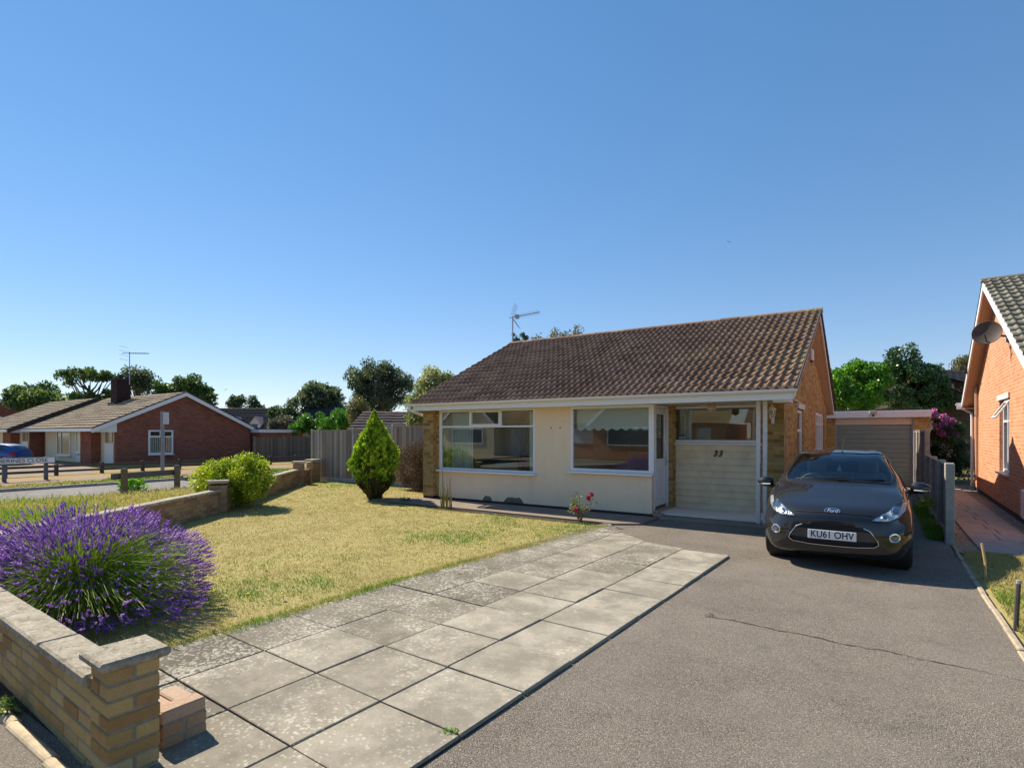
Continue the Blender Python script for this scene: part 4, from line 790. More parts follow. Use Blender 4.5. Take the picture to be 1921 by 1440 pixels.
# shrub masses beyond the far fence
GS = 'shrubs beyond the far fence'
far_tree('dark_shrub', 'dark rounded shrub right of the dormer roof', 535, 44, [(535, 783, 28, 20)], LF_DARK, 71, 5000, .2, .5, 30, .1, cat='shrub', group=GS, fill=.6)
far_tree('purple_shrub', 'dusty pinkish shrub over the flat garage roof', 535, 40, [(530, 797, 26, 11)], leafmat('dusty_leaves', [(0, (.08, .075, .05)), (.6, (.17, .15, .12)), (1, (.3, .24, .24))], .3), 72, 4000, .14, .35, 24, .06, cat='shrub', group=GS, fill=.6)
far_tree('green_shrub', 'light green feathery shrub in front of the gabled roof', 590, 38, [(590, 793, 42, 14), (565, 800, 20, 10)], LF_LAUREL, 73, 7000, .14, .35, 40, .06, cat='shrub', group=GS, fill=.6, vb=-.25)
far_tree('green_shrub', 'taller light green shrub left of the weeping tree', 640, 36, [(638, 787, 36, 17), (662, 785, 22, 20)], LF_LAUREL, 74, 7000, .14, .35, 40, .06, cat='shrub', group=GS, fill=.6, vb=-.2)
far_tree('olive_shrub', 'olive shrub beside the brown roof behind the conifer', 672, 30, [(672, 780, 18, 28)], LF_GREY, 75, 4000, .12, .3, 30, .06, cat='shrub', group=GS, fill=.5)
# pink shrub and dark hedge past the garage
pk = far_tree('pink_shrub', 'pink flowering shrub between the garage and next door', 1772, 18.6, [(1775, 812, 26, 20), (1760, 800, 14, 14), (1795, 815, 12, 12)], LF_MID, 81, 7000, .06, .2, 50, .03, cat='shrub', fill=.5)
g = np.random.default_rng(3); b0 = at(1772, 18.6); b0.z = 0; Cc = np.array([tuple(at(u, 18.4, v)-b0) for u, v in ((1758, 800), (1770, 795), (1782, 805), (1765, 812), (1778, 815), (1792, 815), (1752, 778), (1750, 772), (1770, 782), (1785, 790))]); V, F, P, k = cloud(Cc, .13, 1500, .055, 82, .2, .8); npmesh('blossom', V, F, flat('pink_petals', (.62, .16, .42), .6, .25, 9), None, pk)
far_tree('dark_hedge', 'dark hedge at the end of the side passage next door', 1778, 19.5, [(1780, 850, 32, 32), (1765, 875, 22, 30), (1795, 875, 20, 30)], LF_DARK, 83, 9000, .07, .22, 70, .04, cat='hedge', fill=.6, part='foliage')
# rose, reeds and weeds
rs = thing('rose_bush', 'small leggy rose bush with three red flowers below the square window', 'rose bush', (-4.63, 9.33, 0)); mb = MB(); g = np.random.default_rng(8); tips = []
for i in range(13):
    a = g.uniform(0, 6.28); l = g.uniform(.25, .55); r_ = g.uniform(.08, .28); tp = (r_*math.cos(a), r_*math.sin(a)*.6, l); tips.append(tp); mb.tube([(g.normal(0, .03), g.normal(0, .03), -.02), (tp[0]*.45, tp[1]*.45, l*.5), tp], [.007, .006, .003], 5)
mb.build('stem', flat('rose_stem', (.16, .09, .05), .8, .2), rs); V, F, P, k = cloud(np.array(tips)+np.array([0, 0, -.04]), .09, 420, .035, 9, .2, .6); npmesh('foliage', V, F, leafmat('rose_leaves', [(0, (.07, .10, .03)), (.6, (.22, .25, .09)), (1, (.42, .36, .15))], .3), np.repeat(np.random.default_rng(2).random(420), 4), rs)
RED = flat('rose_red', (.55, .02, .06), .5, .2)
for q in ((.27, -.1, .56), (.2, -.06, .48), (-.02, -.15, .26)): V, F, P, k = cloud([q], .04, 46, .04, int(q[2]*100), .3, .9); npmesh('flower', V, F, RED, None, rs)
rd = thing('tall_weed', 'clump of tall dry reed-like stalks at the foot of the render', 'plant', (-8.0, 9.42, 0)); mb = MB(); gr = random.Random(4)
for i in range(16):
    a = gr.uniform(-.2, .25); b = gr.uniform(-.05, .06); h = gr.uniform(.25, .75) if i else 1.0; x = a*.6; mb.tube([(x, b, 0), (x+gr.uniform(-.03, .03), b, h*.6), (x+gr.uniform(-.05, .05), b, h)], [.012, .009, .002], 4, 0, gr.random())
mb.build('stalk', leafmat('reed', [(0, (.12, .17, .05)), (.5, (.36, .30, .09)), (1, (.5, .34, .12))], .2), rd)
def weed(x, y, sz, n, label, mat=LF_LAUREL, z=0, nm='weed'): V, F, P, k = cloud([(0, 0, sz*.5), (sz*.5, .02, sz*.35), (-sz*.5, -.02, sz*.3)], sz*.55, n, sz*.4, int(abs(x)*50), .6, .3); o = npmesh(nm, V, F, mat, np.repeat(np.random.default_rng(1).random(n), 4)); o.location = (x, y, z); tag(o, label, 'weed')
weed(-9.55, 9.75, .15, 120, 'small dark leafy weed growing at the edge of the house path', LF_DARK)
weed(-4.35, 1.06, .11, 160, 'green weed growing between the footway edging and front wall', LF_MID)
weed(-1.27, 5.2, .035, 90, 'tiny reddish green weed at the start of the driveway crack', leafmat('red_weed', [(0, (.2, .05, .03)), (.6, (.25, .12, .04)), (1, (.12, .25, .03))], .2))
weed(-1.98, 2.35, .05, 160, 'grass tuft sprouting between slab corner and driveway', LF_LAUREL)
for i, (x, y, l) in enumerate([(-1.86, 2.98, 'green weed in the joint where the second slab row meets the driveway'), (-1.80, 4.45, 'reddish weed along the driveway edge of the slab path, mid-way'), (-1.74, 6.0, 'reddish weed along the driveway edge of the slab path, nearer the house'), (-1.79, 5.1, 'small green weed at the driveway edge of the slab path, mid-way')]): weed(x, y, .022, 60, l, LF_MID if i in (0, 3) else LF_BROWN)
weed(.8, 13.0, .2, 140, 'bright yellow-green weed by the boundary fence behind the car', LF_GOLD, .3)
wv = at(248, 16.2); weed(wv.x, wv.y, .5, 260, 'tall bright green weed outside the side wall by the rail', LF_LAUREL, -.05)
# yellow dandelions in the lawn: one plant each
dm = MB(); dm.tube([(0, 0, 0), (.004, 0, .05)], .0018, 4, 0); dm.lathe([(.002, .05), (.014, .056), (.012, .06), (.003, .062)], (0, 0, 0), 8, 1); d0 = dm.build('dandelion', [flat('flower_stalk', (.12, .2, .04), .7), flat('dandelion_yellow', (.72, .55, .02), .6)])
gd = random.Random(12)
for i, (x, y) in enumerate([(-5.0, 2.4), (-4.9, 3.3), (-5.2, 3.1), (-6.2, 3.9), (-6.1, 4.1), (-6.6, 4.5), (-5.5, 4.3), (-5.1, 4.0), (-7.2, 5.2), (-7.0, 5.4), (-4.7, 6.2), (-4.8, 6.4), (-6.3, 8.9), (-6.0, 8.85), (-5.1, 2.75), (-5.6, 3.5)]):
    o = d0 if i == 0 else d0.copy()
    if i: C.objects.link(o)
    o.location = (x, y, .012); o.rotation_euler = (gd.uniform(-.3, .3), gd.uniform(-.3, .3), gd.random()*6); s = gd.uniform(.9, 1.6); o.scale = (s, s, s); tag(o, 'tiny yellow dandelion flower standing in the scorched front lawn', 'flower', 'dandelions in the front lawn')
# lavender
lv = thing('lavender_bush', 'big lavender bush in purple flower behind the front wall', 'lavender', (-6.5, 2.15, 0)); g = np.random.default_rng(21); n = 7000
th = g.uniform(0, 2*np.pi, n); ph = np.arcsin(np.clip(g.beta(1.5, 1.25, n)*1.02-.03, -.02, .995)); rad = g.uniform(.80, 1.04, n)*(1+.34*(vn(np.column_stack([th*2, ph*3]), 1.2, 4)-.5))*(1-.22*(g.random(n) < .12))
T = np.column_stack([np.cos(th)*np.cos(ph)*1.5, np.sin(th)*np.cos(ph)*.92, .06+np.sin(ph)*.80])*rad[:, None]; T[:, 2] = np.maximum(T[:, 2], .08)
B = np.column_stack([np.cos(th)*.62*g.random(n)*np.cos(ph), np.sin(th)*.32*g.random(n)*np.cos(ph), .05+.22*g.random(n)]); M_ = B*.45+T*.55+np.column_stack([0*th, 0*th, .09+.05*g.random(n)])
def ribbon(A, Bm, Tp, w, g): 
    s = g.normal(size=(len(A), 3)); d = Tp-A; s -= d*(s*d).sum(1)[:, None]/((d*d).sum(1)[:, None]+1e-9); s /= np.linalg.norm(s, axis=1)[:, None]; s = s*w
    V = np.stack([A-s, A+s, Bm+s*.8, Bm-s*.8, Tp+s*.5, Tp-s*.5], 1).reshape(-1, 3); i = np.arange(len(A))[:, None]*6; return V, np.concatenate([i+np.array([[0, 1, 2, 3]]), i+np.array([[3, 2, 4, 5]])])
V1, F1 = ribbon(B, M_, T, .0021, g); 
m2 = 9000; k = g.integers(0, n, m2); t_ = g.uniform(.05, .62, m2)[:, None]; Pp = B[k]*(1-t_)+T[k]*t_+g.normal(0, .035, (m2, 3)); Pp[:, 2] = np.maximum(Pp[:, 2], .02); dd = (T-B)[k]; dd /= np.linalg.norm(dd, axis=1)[:, None]; rng = np.random.default_rng(3); V2, F2 = rquads(Pp, .085, .1, .09, .4, dd)
LAVG = leafmat('lavender_stems', [(0, (.10, .16, .03)), (.5, (.23, .36, .04)), (1, (.40, .54, .08))], .35)
npmesh('foliage', np.concatenate([V1, V2]), np.concatenate([F1, F2+len(V1)]), LAVG, np.concatenate([np.repeat(g.random(n), 6), np.repeat(g.random(m2), 4)]), lv)
dirs = T-M_; dirs /= np.linalg.norm(dirs, axis=1)[:, None]; Vs = []; vv = []; tn = g.random(n)
dirs[:, 2] += .42; dirs += g.normal(0, .16, dirs.shape); dirs /= np.linalg.norm(dirs, axis=1)[:, None]
face = np.cos(th+.33)*np.cos(ph); hide = (face > .35) & (ph > .22) & (ph < .95) & (g.random(n) < .78); T = T.copy(); keepf = np.repeat(~hide, 4)
for j in range(8):
    for a in range(3):
        c = T+dirs*(-.012+j*.0098)*(.8+.5*tn[:, None]); s = g.normal(size=(n, 3)); s -= dirs*(s*dirs).sum(1)[:, None]; s /= np.linalg.norm(s, axis=1)[:, None]; wd = .0095*(1-.09*abs(j-2.5))*(.8+.5*g.random(n))[:, None]; q = np.cross(dirs, s)
        Vs.append(np.stack([c-q*wd*.6, c+s*wd*1.25-dirs*.002, c+q*wd*.6+dirs*.004, c+s*wd*.35+dirs*.011], 1).reshape(-1, 3)); vv.append(np.repeat(np.clip(tn*.6+.4*g.random(n), 0, 1), 4))
Vs = [q[keepf] for q in Vs]; vv = [q[keepf] for q in vv]; Vs = np.concatenate(Vs); LAVF = leafmat('lavender_flowers', [(0, (.16, .055, .36)), (.45, (.32, .12, .58)), (.8, (.46, .23, .72)), (1, (.60, .40, .80))], .3, .7)
npmesh('flowers', Vs, np.arange(len(Vs)).reshape(-1, 4), LAVF, np.concatenate(vv), lv)
# ---------------------------------------------------------------- the neighbouring house on the right
NB = thing('brick_house', 'orange brick house with grey-green tiled gable and satellite dish next door', 'house', (2.23, 11.6, 0), R(-1.4))
NT = tilemat('grey_green_tiles', [(.12, .11, .085), (.18, .165, .125), (.24, .22, .165), (.29, .265, .20)], (.34, .32, .22), .5, .5)
ya, za, yb, zb, yt, zt = -.25, 2.78, 9.95, 2.62, 4.95, 5.2
mb = MB(); hole = (3.62, 4.92, .83, 2.42)
for a, b in ((.05, hole[0]), (hole[0], hole[1]), (hole[1], 9.75)):
    if a == hole[0]: mb.box(0, .25, a, b, .12, hole[2]); mb.box(0, .25, a, b, hole[3], 2.6)
    else: mb.box(0, .25, a, b, .12, 2.6)
mb.prism([(.05, 2.6), (9.75, 2.6), (9.75, zb+.02), (yt, zt-.2), (.05, za)], 0, .25, 'X'); mb.build('gable_wall', REDB, NB)
mb = MB(); mb.box(.25, 9, .05, .3, .12, 2.6); mb.box(.25, 9, 9.5, 9.75, .12, 2.6); mb.build('wall', REDB, NB)
mb = MB(); mb.box(.012, .24, .06, 9.74, -.05, .12); mb.build('plinth', PLINTH, NB)
wn = window(NB, *hole, -.0+.06, axis='x', face=-1, cols=((4.27, 'a'),), trans=1.95, casements=(), fr=.055, sill=.13)
mb = MB(); cs = Vector((-.03, 0, 0))
for a0, a1 in ((3.66, 4.25),):                                       # top-hung light standing open
    for q in ((a0, a1, 0, .05), (a0, a1, .38, .43), (a0, a0+.05, .05, .38), (a1-.05, a1, .05, .38)):
        M = Matrix.Translation((.03, 0, 2.37)) @ Matrix.Rotation(R(32), 4, 'Y'); mb.box(-.03, .0, q[0], q[1], -q[3], -q[2], 0, .5, .004, M)
mb.build('open_light', WHITE, wn)
mb = MB(); mb.box(.10, .104, 3.66, 4.9, .86, 2.0); mb.build('net_curtain', CURT, wn)
mb = MB(); mb.box(-.035, .1, 3.5, 5.04, 2.425, 2.54); mb.build('lintel', GREYWHITE, NB)
tile_roof('front_roof', (9, ya, za), (-.30, ya, za), (-.30, yt, zt), (9, yt, zt), NT, NB, .32, .155, .03, .045, 8, 6)
tile_roof('rear_roof', (-.30, yb, zb), (9, yb, zb), (9, yt, zt), (-.30, yt, zt), NT, NB, .33, .31, .02, .03, 5, 7)
mb = MB(); x = -.32
while x < 9: mb.prism([(yt+.12*math.cos(a), zt-.03+.09*math.sin(a)) for a in [math.pi*i/8 for i in range(9)]], x, x+.44, 'X', 0, random.random()); x += .45
mb.build('ridge_tiles', NT, NB)
mb = MB(); rafter(mb, -.29, -.26, ya+.02, za, yt, zt, -.2, -.03); rafter(mb, -.29, -.26, yt, zt, yb-.02, zb, -.2, -.03); mb.box(-.29, -.26, -.3, -.1, za-.40, za-.2); mb.build('bargeboard', WHITE, NB)
mb = MB(); rafter(mb, -.258, .0, ya+.05, za, yt, zt, -.17, -.15); rafter(mb, -.258, .0, yt, zt, yb-.05, zb, -.17, -.15); mb.box(-.258, .1, 9.4, 10.0, zb-.2, zb-.18); mb.build('verge_soffit', flat('tan_soffit', (.46, .29, .19), .6, .06), NB)
mb = MB(); gp_ = [(10.0+.06*math.cos(a), zb-.03+.055*math.sin(a)) for a in [math.pi*(1+i/8) for i in range(9)]]; mb.prism(gp_, -.42, 9, 'X'); mb.box(-.40, 9, 9.88, 9.92, zb-.2, zb); mb.build('gutter', WHITE, NB)
mb = MB(); mb.tube([(-.33, 10.0, zb-.06), (-.30, 9.98, zb-.15), (-.06, 9.82, zb-.32), (-.05, 9.80, zb-.45), (-.05, 9.80, .1)], .036, 10); mb.build('downpipe', WHITE, NB, smooth=True)
mb = MB(); mb.tube([(-.04, 8.75, 3.0), (-.04, 8.75, .42), (-.1, 8.7, .34), (-.14, 8.66, .2)], .03, 8); mb.tube([(-.045, 8.75, 3.0), (-.045, 8.75, 2.2)], .04, 8); mb.build('waste_pipe', flat('tan_pipe', (.42, .28, .17), .5), NB, smooth=True)
mb = MB(); mb.box(-.09, -.0, 1.25, 1.72, .16, .68, 0, .5, .02); mb.build('meter_box', WHITE, NB)
mb = MB(); mb.box(-.36, -.29, 8.15, 8.25, 3.35, 3.42, 0, .5, .008); mb.tube([(-.3, 8.2, 3.4), (-.36, 8.2, 3.5)], .012); mb.box(-.47, -.35, 8.12, 8.3, 3.44, 3.56, 0, .5, .01); mb.build('security_light', BLACKP, NB)
ds = MB(); nrm = Vector((-.22, -.93, .2)).normalized(); cc = Vector((-.36, 3.5, 3.78)); rot = nrm.to_track_quat('Z', 'Y').to_matrix().to_4x4()
pr = [(.01, 0)]+[(.25*i/7, .045*(i/7)**2) for i in range(1, 8)]+[(.252, .052), (.245, .058)]+[(.245*i/6, .01+.045*(i/6)**2) for i in range(5, 0, -1)]
ds.lathe(pr, (0, 0, 0), 28); ds.v = [tuple(Matrix.Translation(cc) @ rot @ Vector(p)) for p in ds.v]; dish = ds.build('satellite_dish', flat('dish_brown', (.065, .05, .042), .6, .1), NB, smooth=True)
mb = MB(); mb.tube([cc-nrm*.01, cc-nrm*.1, (-.02, 3.72, 3.72)], .022, 8); mb.tube([cc+Vector((0, 0, -.22)), cc+nrm*.30+Vector((0, 0, -.12))], .012, 6); mb.box(-.03, 0, 3.65, 3.8, 3.6, 3.85); mb.build('dish_arm', BLACKP, dish)
# garden stakes
mb = MB(); mb.tube([(0, 0, -.05), (.0, .01, .2), (-.03, .02, .42)], [.014, .013, .012], 8); o = mb.build('garden_stake', flat('cane_wood', (.55, .36, .16), .7, .15)); o.location = (1.05, 8.23, 0); tag(o, 'pale wooden stake leaning in the grass by the driveway edging', 'stake', 'stakes along the edging')
mb = MB(); mb.tube([(0, 0, -.05), (.01, 0, .2), (.02, 0, .40)], [.018, .018, .017], 8, 0); mb.tube([(.02, 0, .40), (.0205, 0, .43)], .018, 8, 1); o = mb.build('garden_stake', [flat('dark_stake', (.06, .05, .045), .7, .3), CONC]); o.location = (1.0, 6.3, 0); tag(o, 'dark pale-topped stake in the dry grass nearer the camera', 'stake', 'stakes along the edging')

# ---------------------------------------------------------------- across the side road
FT = tilemat('far_brown_tiles', [(.14, .10, .065), (.23, .17, .11), (.31, .24, .16)], (.40, .33, .19), .5, .5); flat('seam_dark', (.05, .035, .03), .9)
CREAM = flat('cream_panel', (.66, .60, .44), .7, .05); WPAN = flat('white_panel', (.74, .74, .72), .6, .04)
FARG = flat('far_glass', (.06, .09, .13), .1, spec=.8); FARB = flat('far_blind', (.42, .50, .42), .25, .1)
def terrace(xr, width, yf, zl, label, gable=True, chim=False, door=True):
    """One bungalow of the far row: gable towards the side road, front towards the close."""
    t = thing('terraced_bungalow', label, 'bungalow', (xr, yf, 0), group='far bungalow row'); D = 7.6; W = width; ez = 1.96+zl; rz = 4.12+zl; ye = -1.15; yr = 3.5; yb = 8.0
    mb = MB(); mb.prism([(0, -.05), (D, -.05), (D, ez+.12), (yr, rz-.12), (0, ez+.45)], -.25, 0, 'X'); mb.prism([(0, -.05), (D, -.05), (D, ez+.12), (yr, rz-.12), (0, ez+.45)], -W, -W+.2, 'X'); mb.box(-W+.2, -.25, D-.2, D, 0, ez); mb.build('brick_wall', DARKRED, t)
    mb = MB(); mb.box(-2.0, -.25, .02, .2, 0, ez+.2); mb.box(-W+.2, -3.45, 0, .2, 0, ez+.2); mb.build('front_wall', CREAM, t)
    mb = MB(); mb.box(-3.45, -2.0, -.45, .15, 0, ez+.15); mb.build('brick_pier', DARKRED, t)
    mb = MB(); mb.prism([(-1.12, ez-.2), (-.0, ez-.2), (0, ez+.42), (-1.12, ez-.05)], -.04, .1, 'X'); mb.build('porch_gusset', WPAN, t)
    tile_roof('front_roof', (-W, ye, ez), (.22, ye, ez), (.22, yr, rz), (-W, yr, rz), FT, t, .36, .6, .012, .05, 3, int(-xr))
    tile_roof('rear_roof', (.22, yb, ez), (-W, yb, ez), (-W, yr, rz), (.22, yr, rz), FT, t, .36, .6, .012, .05, 3, int(-xr)+1)
    mb = MB(); rafter(mb, .2, .24, ye, ez, yr, rz, -.24, -.02); rafter(mb, .2, .24, yr, rz, yb, ez, -.24, -.02); mb.build('bargeboard', WHITE if gable else MATS['seam_dark'], t)
    mb = MB(); rafter(mb, .19, .25, ye, ez, yr, rz, -.018, .06); rafter(mb, .19, .25, yr, rz, yb, ez, -.018, .06); mb.build('verge', flat('dark_verge', (.06, .045, .04), .9), t)
    mb = MB(); mb.box(-W, .2, ye-.06, ye-.0, ez-.16, ez-.01); mb.box(-W, .0, ye, .02, ez-.16, ez-.14); mb.build('fascia', WHITE, t)
    if door: mb = MB(); mb.box(-1.45, -.35, -.02, .018, .02, 1.15, 0, .5, .01); d = mb.build('door', WPAN, t); mb = MB(); mb.box(-1.3, -.45, -.025, .016, 1.2, 1.78); mb.build('pane', flat('dull_glass', (.25, .27, .22), .15), d)
    window(t, -8.3, -6.2, .35, 1.85, -.065, cols=((-7.6, 'a'),), fr=.08, label='wide front window', glass=FARG); window(t, -5.3, -4.05, .55, 1.85, -.065, fr=.08, label='front window over a white panel', glass=FARB)
    mb = MB(); mb.box(-5.3, -4.05, -.04, -.01, .02, .42); mb.build('white_panel', WPAN, t)
    mb = MB(); mb.box(-W+.3, -.3, .25, 7.2, 1.85, 1.9); mb.box(-8.4, -3.6, 1.4, 1.45, 0, 1.85); mb.build('room_lining', INNER, t)
    if gable: 
        wg = window(t, 1.55, 2.85, .5, 1.88, .07, axis='x', face=1, cols=((2.2, 't'),), trans=1.5, casements=((1.6, 2.18, 1.52, 1.85),), fr=.09, sill=.1); mb = MB()
        for i in range(13): mb.box(.014, .02, 1.62+i*.095, 1.68+i*.095, .55, 1.46)
        mb.build('vertical_blind', CURT, wg); mb = MB(); mb.box(.003, .008, 1.6, 2.8, .55, 1.85); mb.build('backing', DARK, wg)
    if chim:
        c = MB(); c.box(-6.6, -5.75, 2.2, 3.0, 3.1, 5.05); ch = c.build('chimney', brickmat('chimney_brick', [(.03, .014, .012), (.05, .022, .02), (.07, .035, .03)], (.05, .04, .035)), t); c = MB(); c.box(-6.66, -5.69, 2.14, 3.06, 5.05, 5.17); c.lathe([(.13, 5.17), (.11, 5.42), (.13, 5.44)], (-6.15, 2.6, 0), 10); c.build('chimney_pot', flat('soot', (.03, .025, .025), .9), ch)
        c = MB(); c.box(-6.68, -5.67, 2.05, 2.9, 3.35, 3.62); c.build('flashing', flat('lead', (.05, .05, .06), .6), ch)
        c = MB(); m0 = Vector((-5.7, 2.9, 4.8)); c.tube([m0, m0+Vector((0, 0, 2.1))], .03, 6); tip = m0+Vector((0, 0, 2.0)); ar = c.build('tv_aerial', MATS['galvanised'], t); c = MB(); dd = Vector((.75, .55, 0)); c.tube([tip-dd*.5, tip+dd*1.3], .022, 5)
        for i in range(8): p = tip+dd*(.1+.15*i); s = Vector((-.55, .75, 0)).normalized()*.26; c.tube([p-s, p+s], .012, 4)
        for j in range(4): p = tip-dd*.4; s = Vector((-.55, .75, 0)).normalized()*.4; zz = Vector((0, 0, -.4+.27*j)); c.tube([p-s+zz, p+s+zz], .012, 4)
        c.build('aerial_array', MATS['galvanised'], ar)
    return t
terrace(-34.0, 10.6, 12.85, 0, 'far brick bungalow with white-edged gable and dark chimney beside the side road', True, True)
terrace(-44.85, 8.4, 12.2, -.02, 'second bungalow of the far row, behind the blue car', False, False, True)
t3 = thing('brick_house', 'brick gabled house with white verge rising at the far left edge', 'house', (-86, 16.4, 0)); mb = MB(); mb.prism([(-3, 0), (9, 0), (9, 3.2), (3, 6.1), (-3, 3.2)], -3, 0, 'X'); mb.build('wall', DARKRED, t3)
mb = MB(); rafter(mb, 0.02, .1, -3.4, 3.1, 3, 6.3, -.3, .0); rafter(mb, .02, .1, 3, 6.3, 9.4, 3.1, -.3, 0); mb.build('bargeboard', WHITE, t3); mb = MB(); rafter(mb, -8, .05, -3.4, 3.1, 3, 6.3, 0.0, .12); rafter(mb, -8, .05, 3, 6.3, 9.4, 3.1, 0.0, .12); mb.build('roof', FT, t3)
mb = MB(); mb.lathe([(.25, 3.6), (.25, 5.4)], (3.2, 2.6, 0), 10); mb.build('flue', DARK, t3)
DTIL = flat('dark_tiles', (.06, .05, .05), .8, .3)
# far flat-roofed garage, board fence, rail fence
fg = thing('flat_garage', 'low brick garage with white flat-roof edge beside the far gable', 'garage', (-33.2, 20.6, 0)); mb = MB(); mb.box(-3, 0, 0, 3.2, 0, 1.75); mb.build('wall', DARKRED, fg); mb = MB(); mb.box(-3, .1, -.1, 3.3, 1.75, 1.95); mb.build('fascia', WHITE, fg); mb = MB(); mb.box(-2.95, .06, -.06, 3.26, 1.951, 1.99); mb.build('roof', MATS['roofing_felt'], fg)
fence('far_fence', 'weathered grey board fence between the far gable and our fence', [(-31.0, 18.9), (-30.6, 20.6), (-30.2, 22.4), (-29.9, 24.2), (-29.6, 26.0)], [1.45, 1.5, 1.58, 1.62, 1.62], gravel=.0, pw=.12, postm=TIMBER, m=boardmat('dark_boards', [(.09, .075, .06), (.14, .115, .095), (.19, .16, .14)]))
RAIL = flat('rail_timber', (.075, .06, .05), .9, .3, 6, .4, 40)
rf = thing('rail_fence', 'low dark timber post and rail fence along the far pavement', 'rail fence', (-26.75, 0, 0)); g = random.Random(6); ys = [2+1.52*i for i in range(17)]
for y in ys: mb = MB(); mb.box(-.06, .06, y-.06, y+.06, -.1, .50+g.uniform(-.02, .02), 0, .5, .012); o = mb.build('post', RAIL, rf)
for z in (.17, .36):
    for a, b in zip(ys[::2], ys[2::2]): mb = MB(); mb.box(.062, .10, a+.005, b-.005, z, z+.09+g.uniform(-.01, .01), 0, .5, .006); mb.build('rail', RAIL, rf)
# knee rail on the near verge
kr = thing('knee_rail', 'short blue-grey timber knee rail on two posts at the verge', 'rail', (-17.6, 6.6, 0)); OLD = flat('mossy_post', (.15, .12, .075), .95, .35, 9, .6, 50)
pa, pb = Vector((0, .25)), Vector((-.42, 1.85))
for p in (pa, pb): mb = MB(); mb.lathe([(.085, -.1), (.085, .66), (.07, .70)], (p.x, p.y, 0), 10); mb.build('post', OLD, kr)
dv = (pb-pa).normalized(); a = pa-dv*.3; L = (pb-pa).length+.5; mb = MB(); mb.box(0, L, -.11, -.085, .40, .57, 0, .5, .006); o = mb.build('rail', flat('slate_paint', (.085, .095, .10), .6, .2), kr); o.location = (a.x, a.y, 0); o.rotation_euler = (0, 0, math.atan2(dv.y, dv.x)+math.pi); o.location = (a.x+dv.x*L, a.y+dv.y*L, 0)
# street name sign and the bus-stop pole
sg = thing('street_sign', 'white street name sign on two grey posts reading St Catherines Close', 'street sign', (-24.55, 6.5, 0)); PG = flat('post_grey', (.085, .10, .12), .6, .15)
for y in (-.50, .62): mb = MB(); mb.box(-.05, .05, y-.055, y+.055, -.1, .86, 0, .5, .01); mb.build('post', PG, sg)
mb = MB(); mb.box(.052, .075, -1.55, .85, .65, .84, 0, .5, .004); bd = mb.build('board', [WHITE], sg); mb = MB()
for q in ((-1.56, .86, .632, .648), (-1.56, .86, .842, .858)): mb.box(.05, .08, q[0], q[1], q[2], q[3])
mb.box(.05, .08, -1.566, -1.552, .648, .842); mb.box(.05, .08, .852, .866, .648, .842); mb.build('frame', PG, bd); text('ST CATHERINES CLOSE', .18, BLACKP, bd, (.079, -.35, .745), (R(90), 0, R(90)), .003, 0, 'lettering', 1.07)
lp = thing('sign_pole', 'tall plain grey pole with a small square plate near the top', 'pole', (-23.4, 10.43, 0)); mb = MB(); mb.tube([(0, 0, -.1), (0, 0, 2.55)], .07, 10); mb.build('pole', flat('pole_grey', (.22, .23, .24), .5, .12), lp, smooth=True); mb = MB(); mb.box(.07, .09, -.02, .2, 2.05, 2.52, 0, .5, .006); mb.build('plate', flat('plate_grey', (.5, .52, .54), .5), lp)
# distant houses over the fence tops
def far_house(name, label, u, d, w, h0, h1, depth, wall, roof, rz, hip=0, group=None, barge=True):
    """A gabled block: w along its ridge, depth across, eaves at h0 and ridge at h1."""
    b = at(u, d); b.z = 0; t = thing(name, label, 'house', tuple(b), rz, group); mb = MB(); mb.prism([(-depth/2, 0), (depth/2, 0), (depth/2, h0), (0, h1-.1), (-depth/2, h0)], -w/2, w/2, 'X'); mb.build('wall', wall, t)
    tile_roof('roof', (-w/2-.2, -depth/2-.3, h0-.1), (w/2+.2, -depth/2-.3, h0-.1), (w/2+.2-hip, 0, h1), (-w/2-.2+hip, 0, h1), roof, t, .4, .6, .015, .04, 3, int(u)); tile_roof('rear_roof', (w/2+.2, depth/2+.3, h0-.1), (-w/2-.2, depth/2+.3, h0-.1), (-w/2-.2+hip, 0, h1), (w/2+.2-hip, 0, h1), roof, t, .4, .6, .015, .04, 3, int(u))
    mb = MB()
    if not barge: return t
    for s in (-1, 1): X = s*(w/2+.2); rafter(mb, min(X, X+s*.05), max(X, X+s*.05), -depth/2-.3, h0-.1, 0, h1, -.25, .02); rafter(mb, min(X, X+s*.05), max(X, X+s*.05), 0, h1, depth/2+.3, h0-.1, -.25, .02)
    mb.build('bargeboard', WHITE, t); return t
SLATE = tilemat('slate_roof', [(.022, .024, .032), (.035, .037, .046), (.05, .05, .06)], (.06, .06, .065), .2)
PLUM = tilemat('plum_roof', [(.085, .055, .045), (.12, .08, .068), (.15, .105, .09)], (.2, .15, .12), .3)
dh = far_house('dormer_house', 'dark slate-roofed house with three pale dormers behind the far garage', 458, 62, 9.5, 1.7, 4.55, 9, DARKRED, SLATE, R(33.5), 1.1)
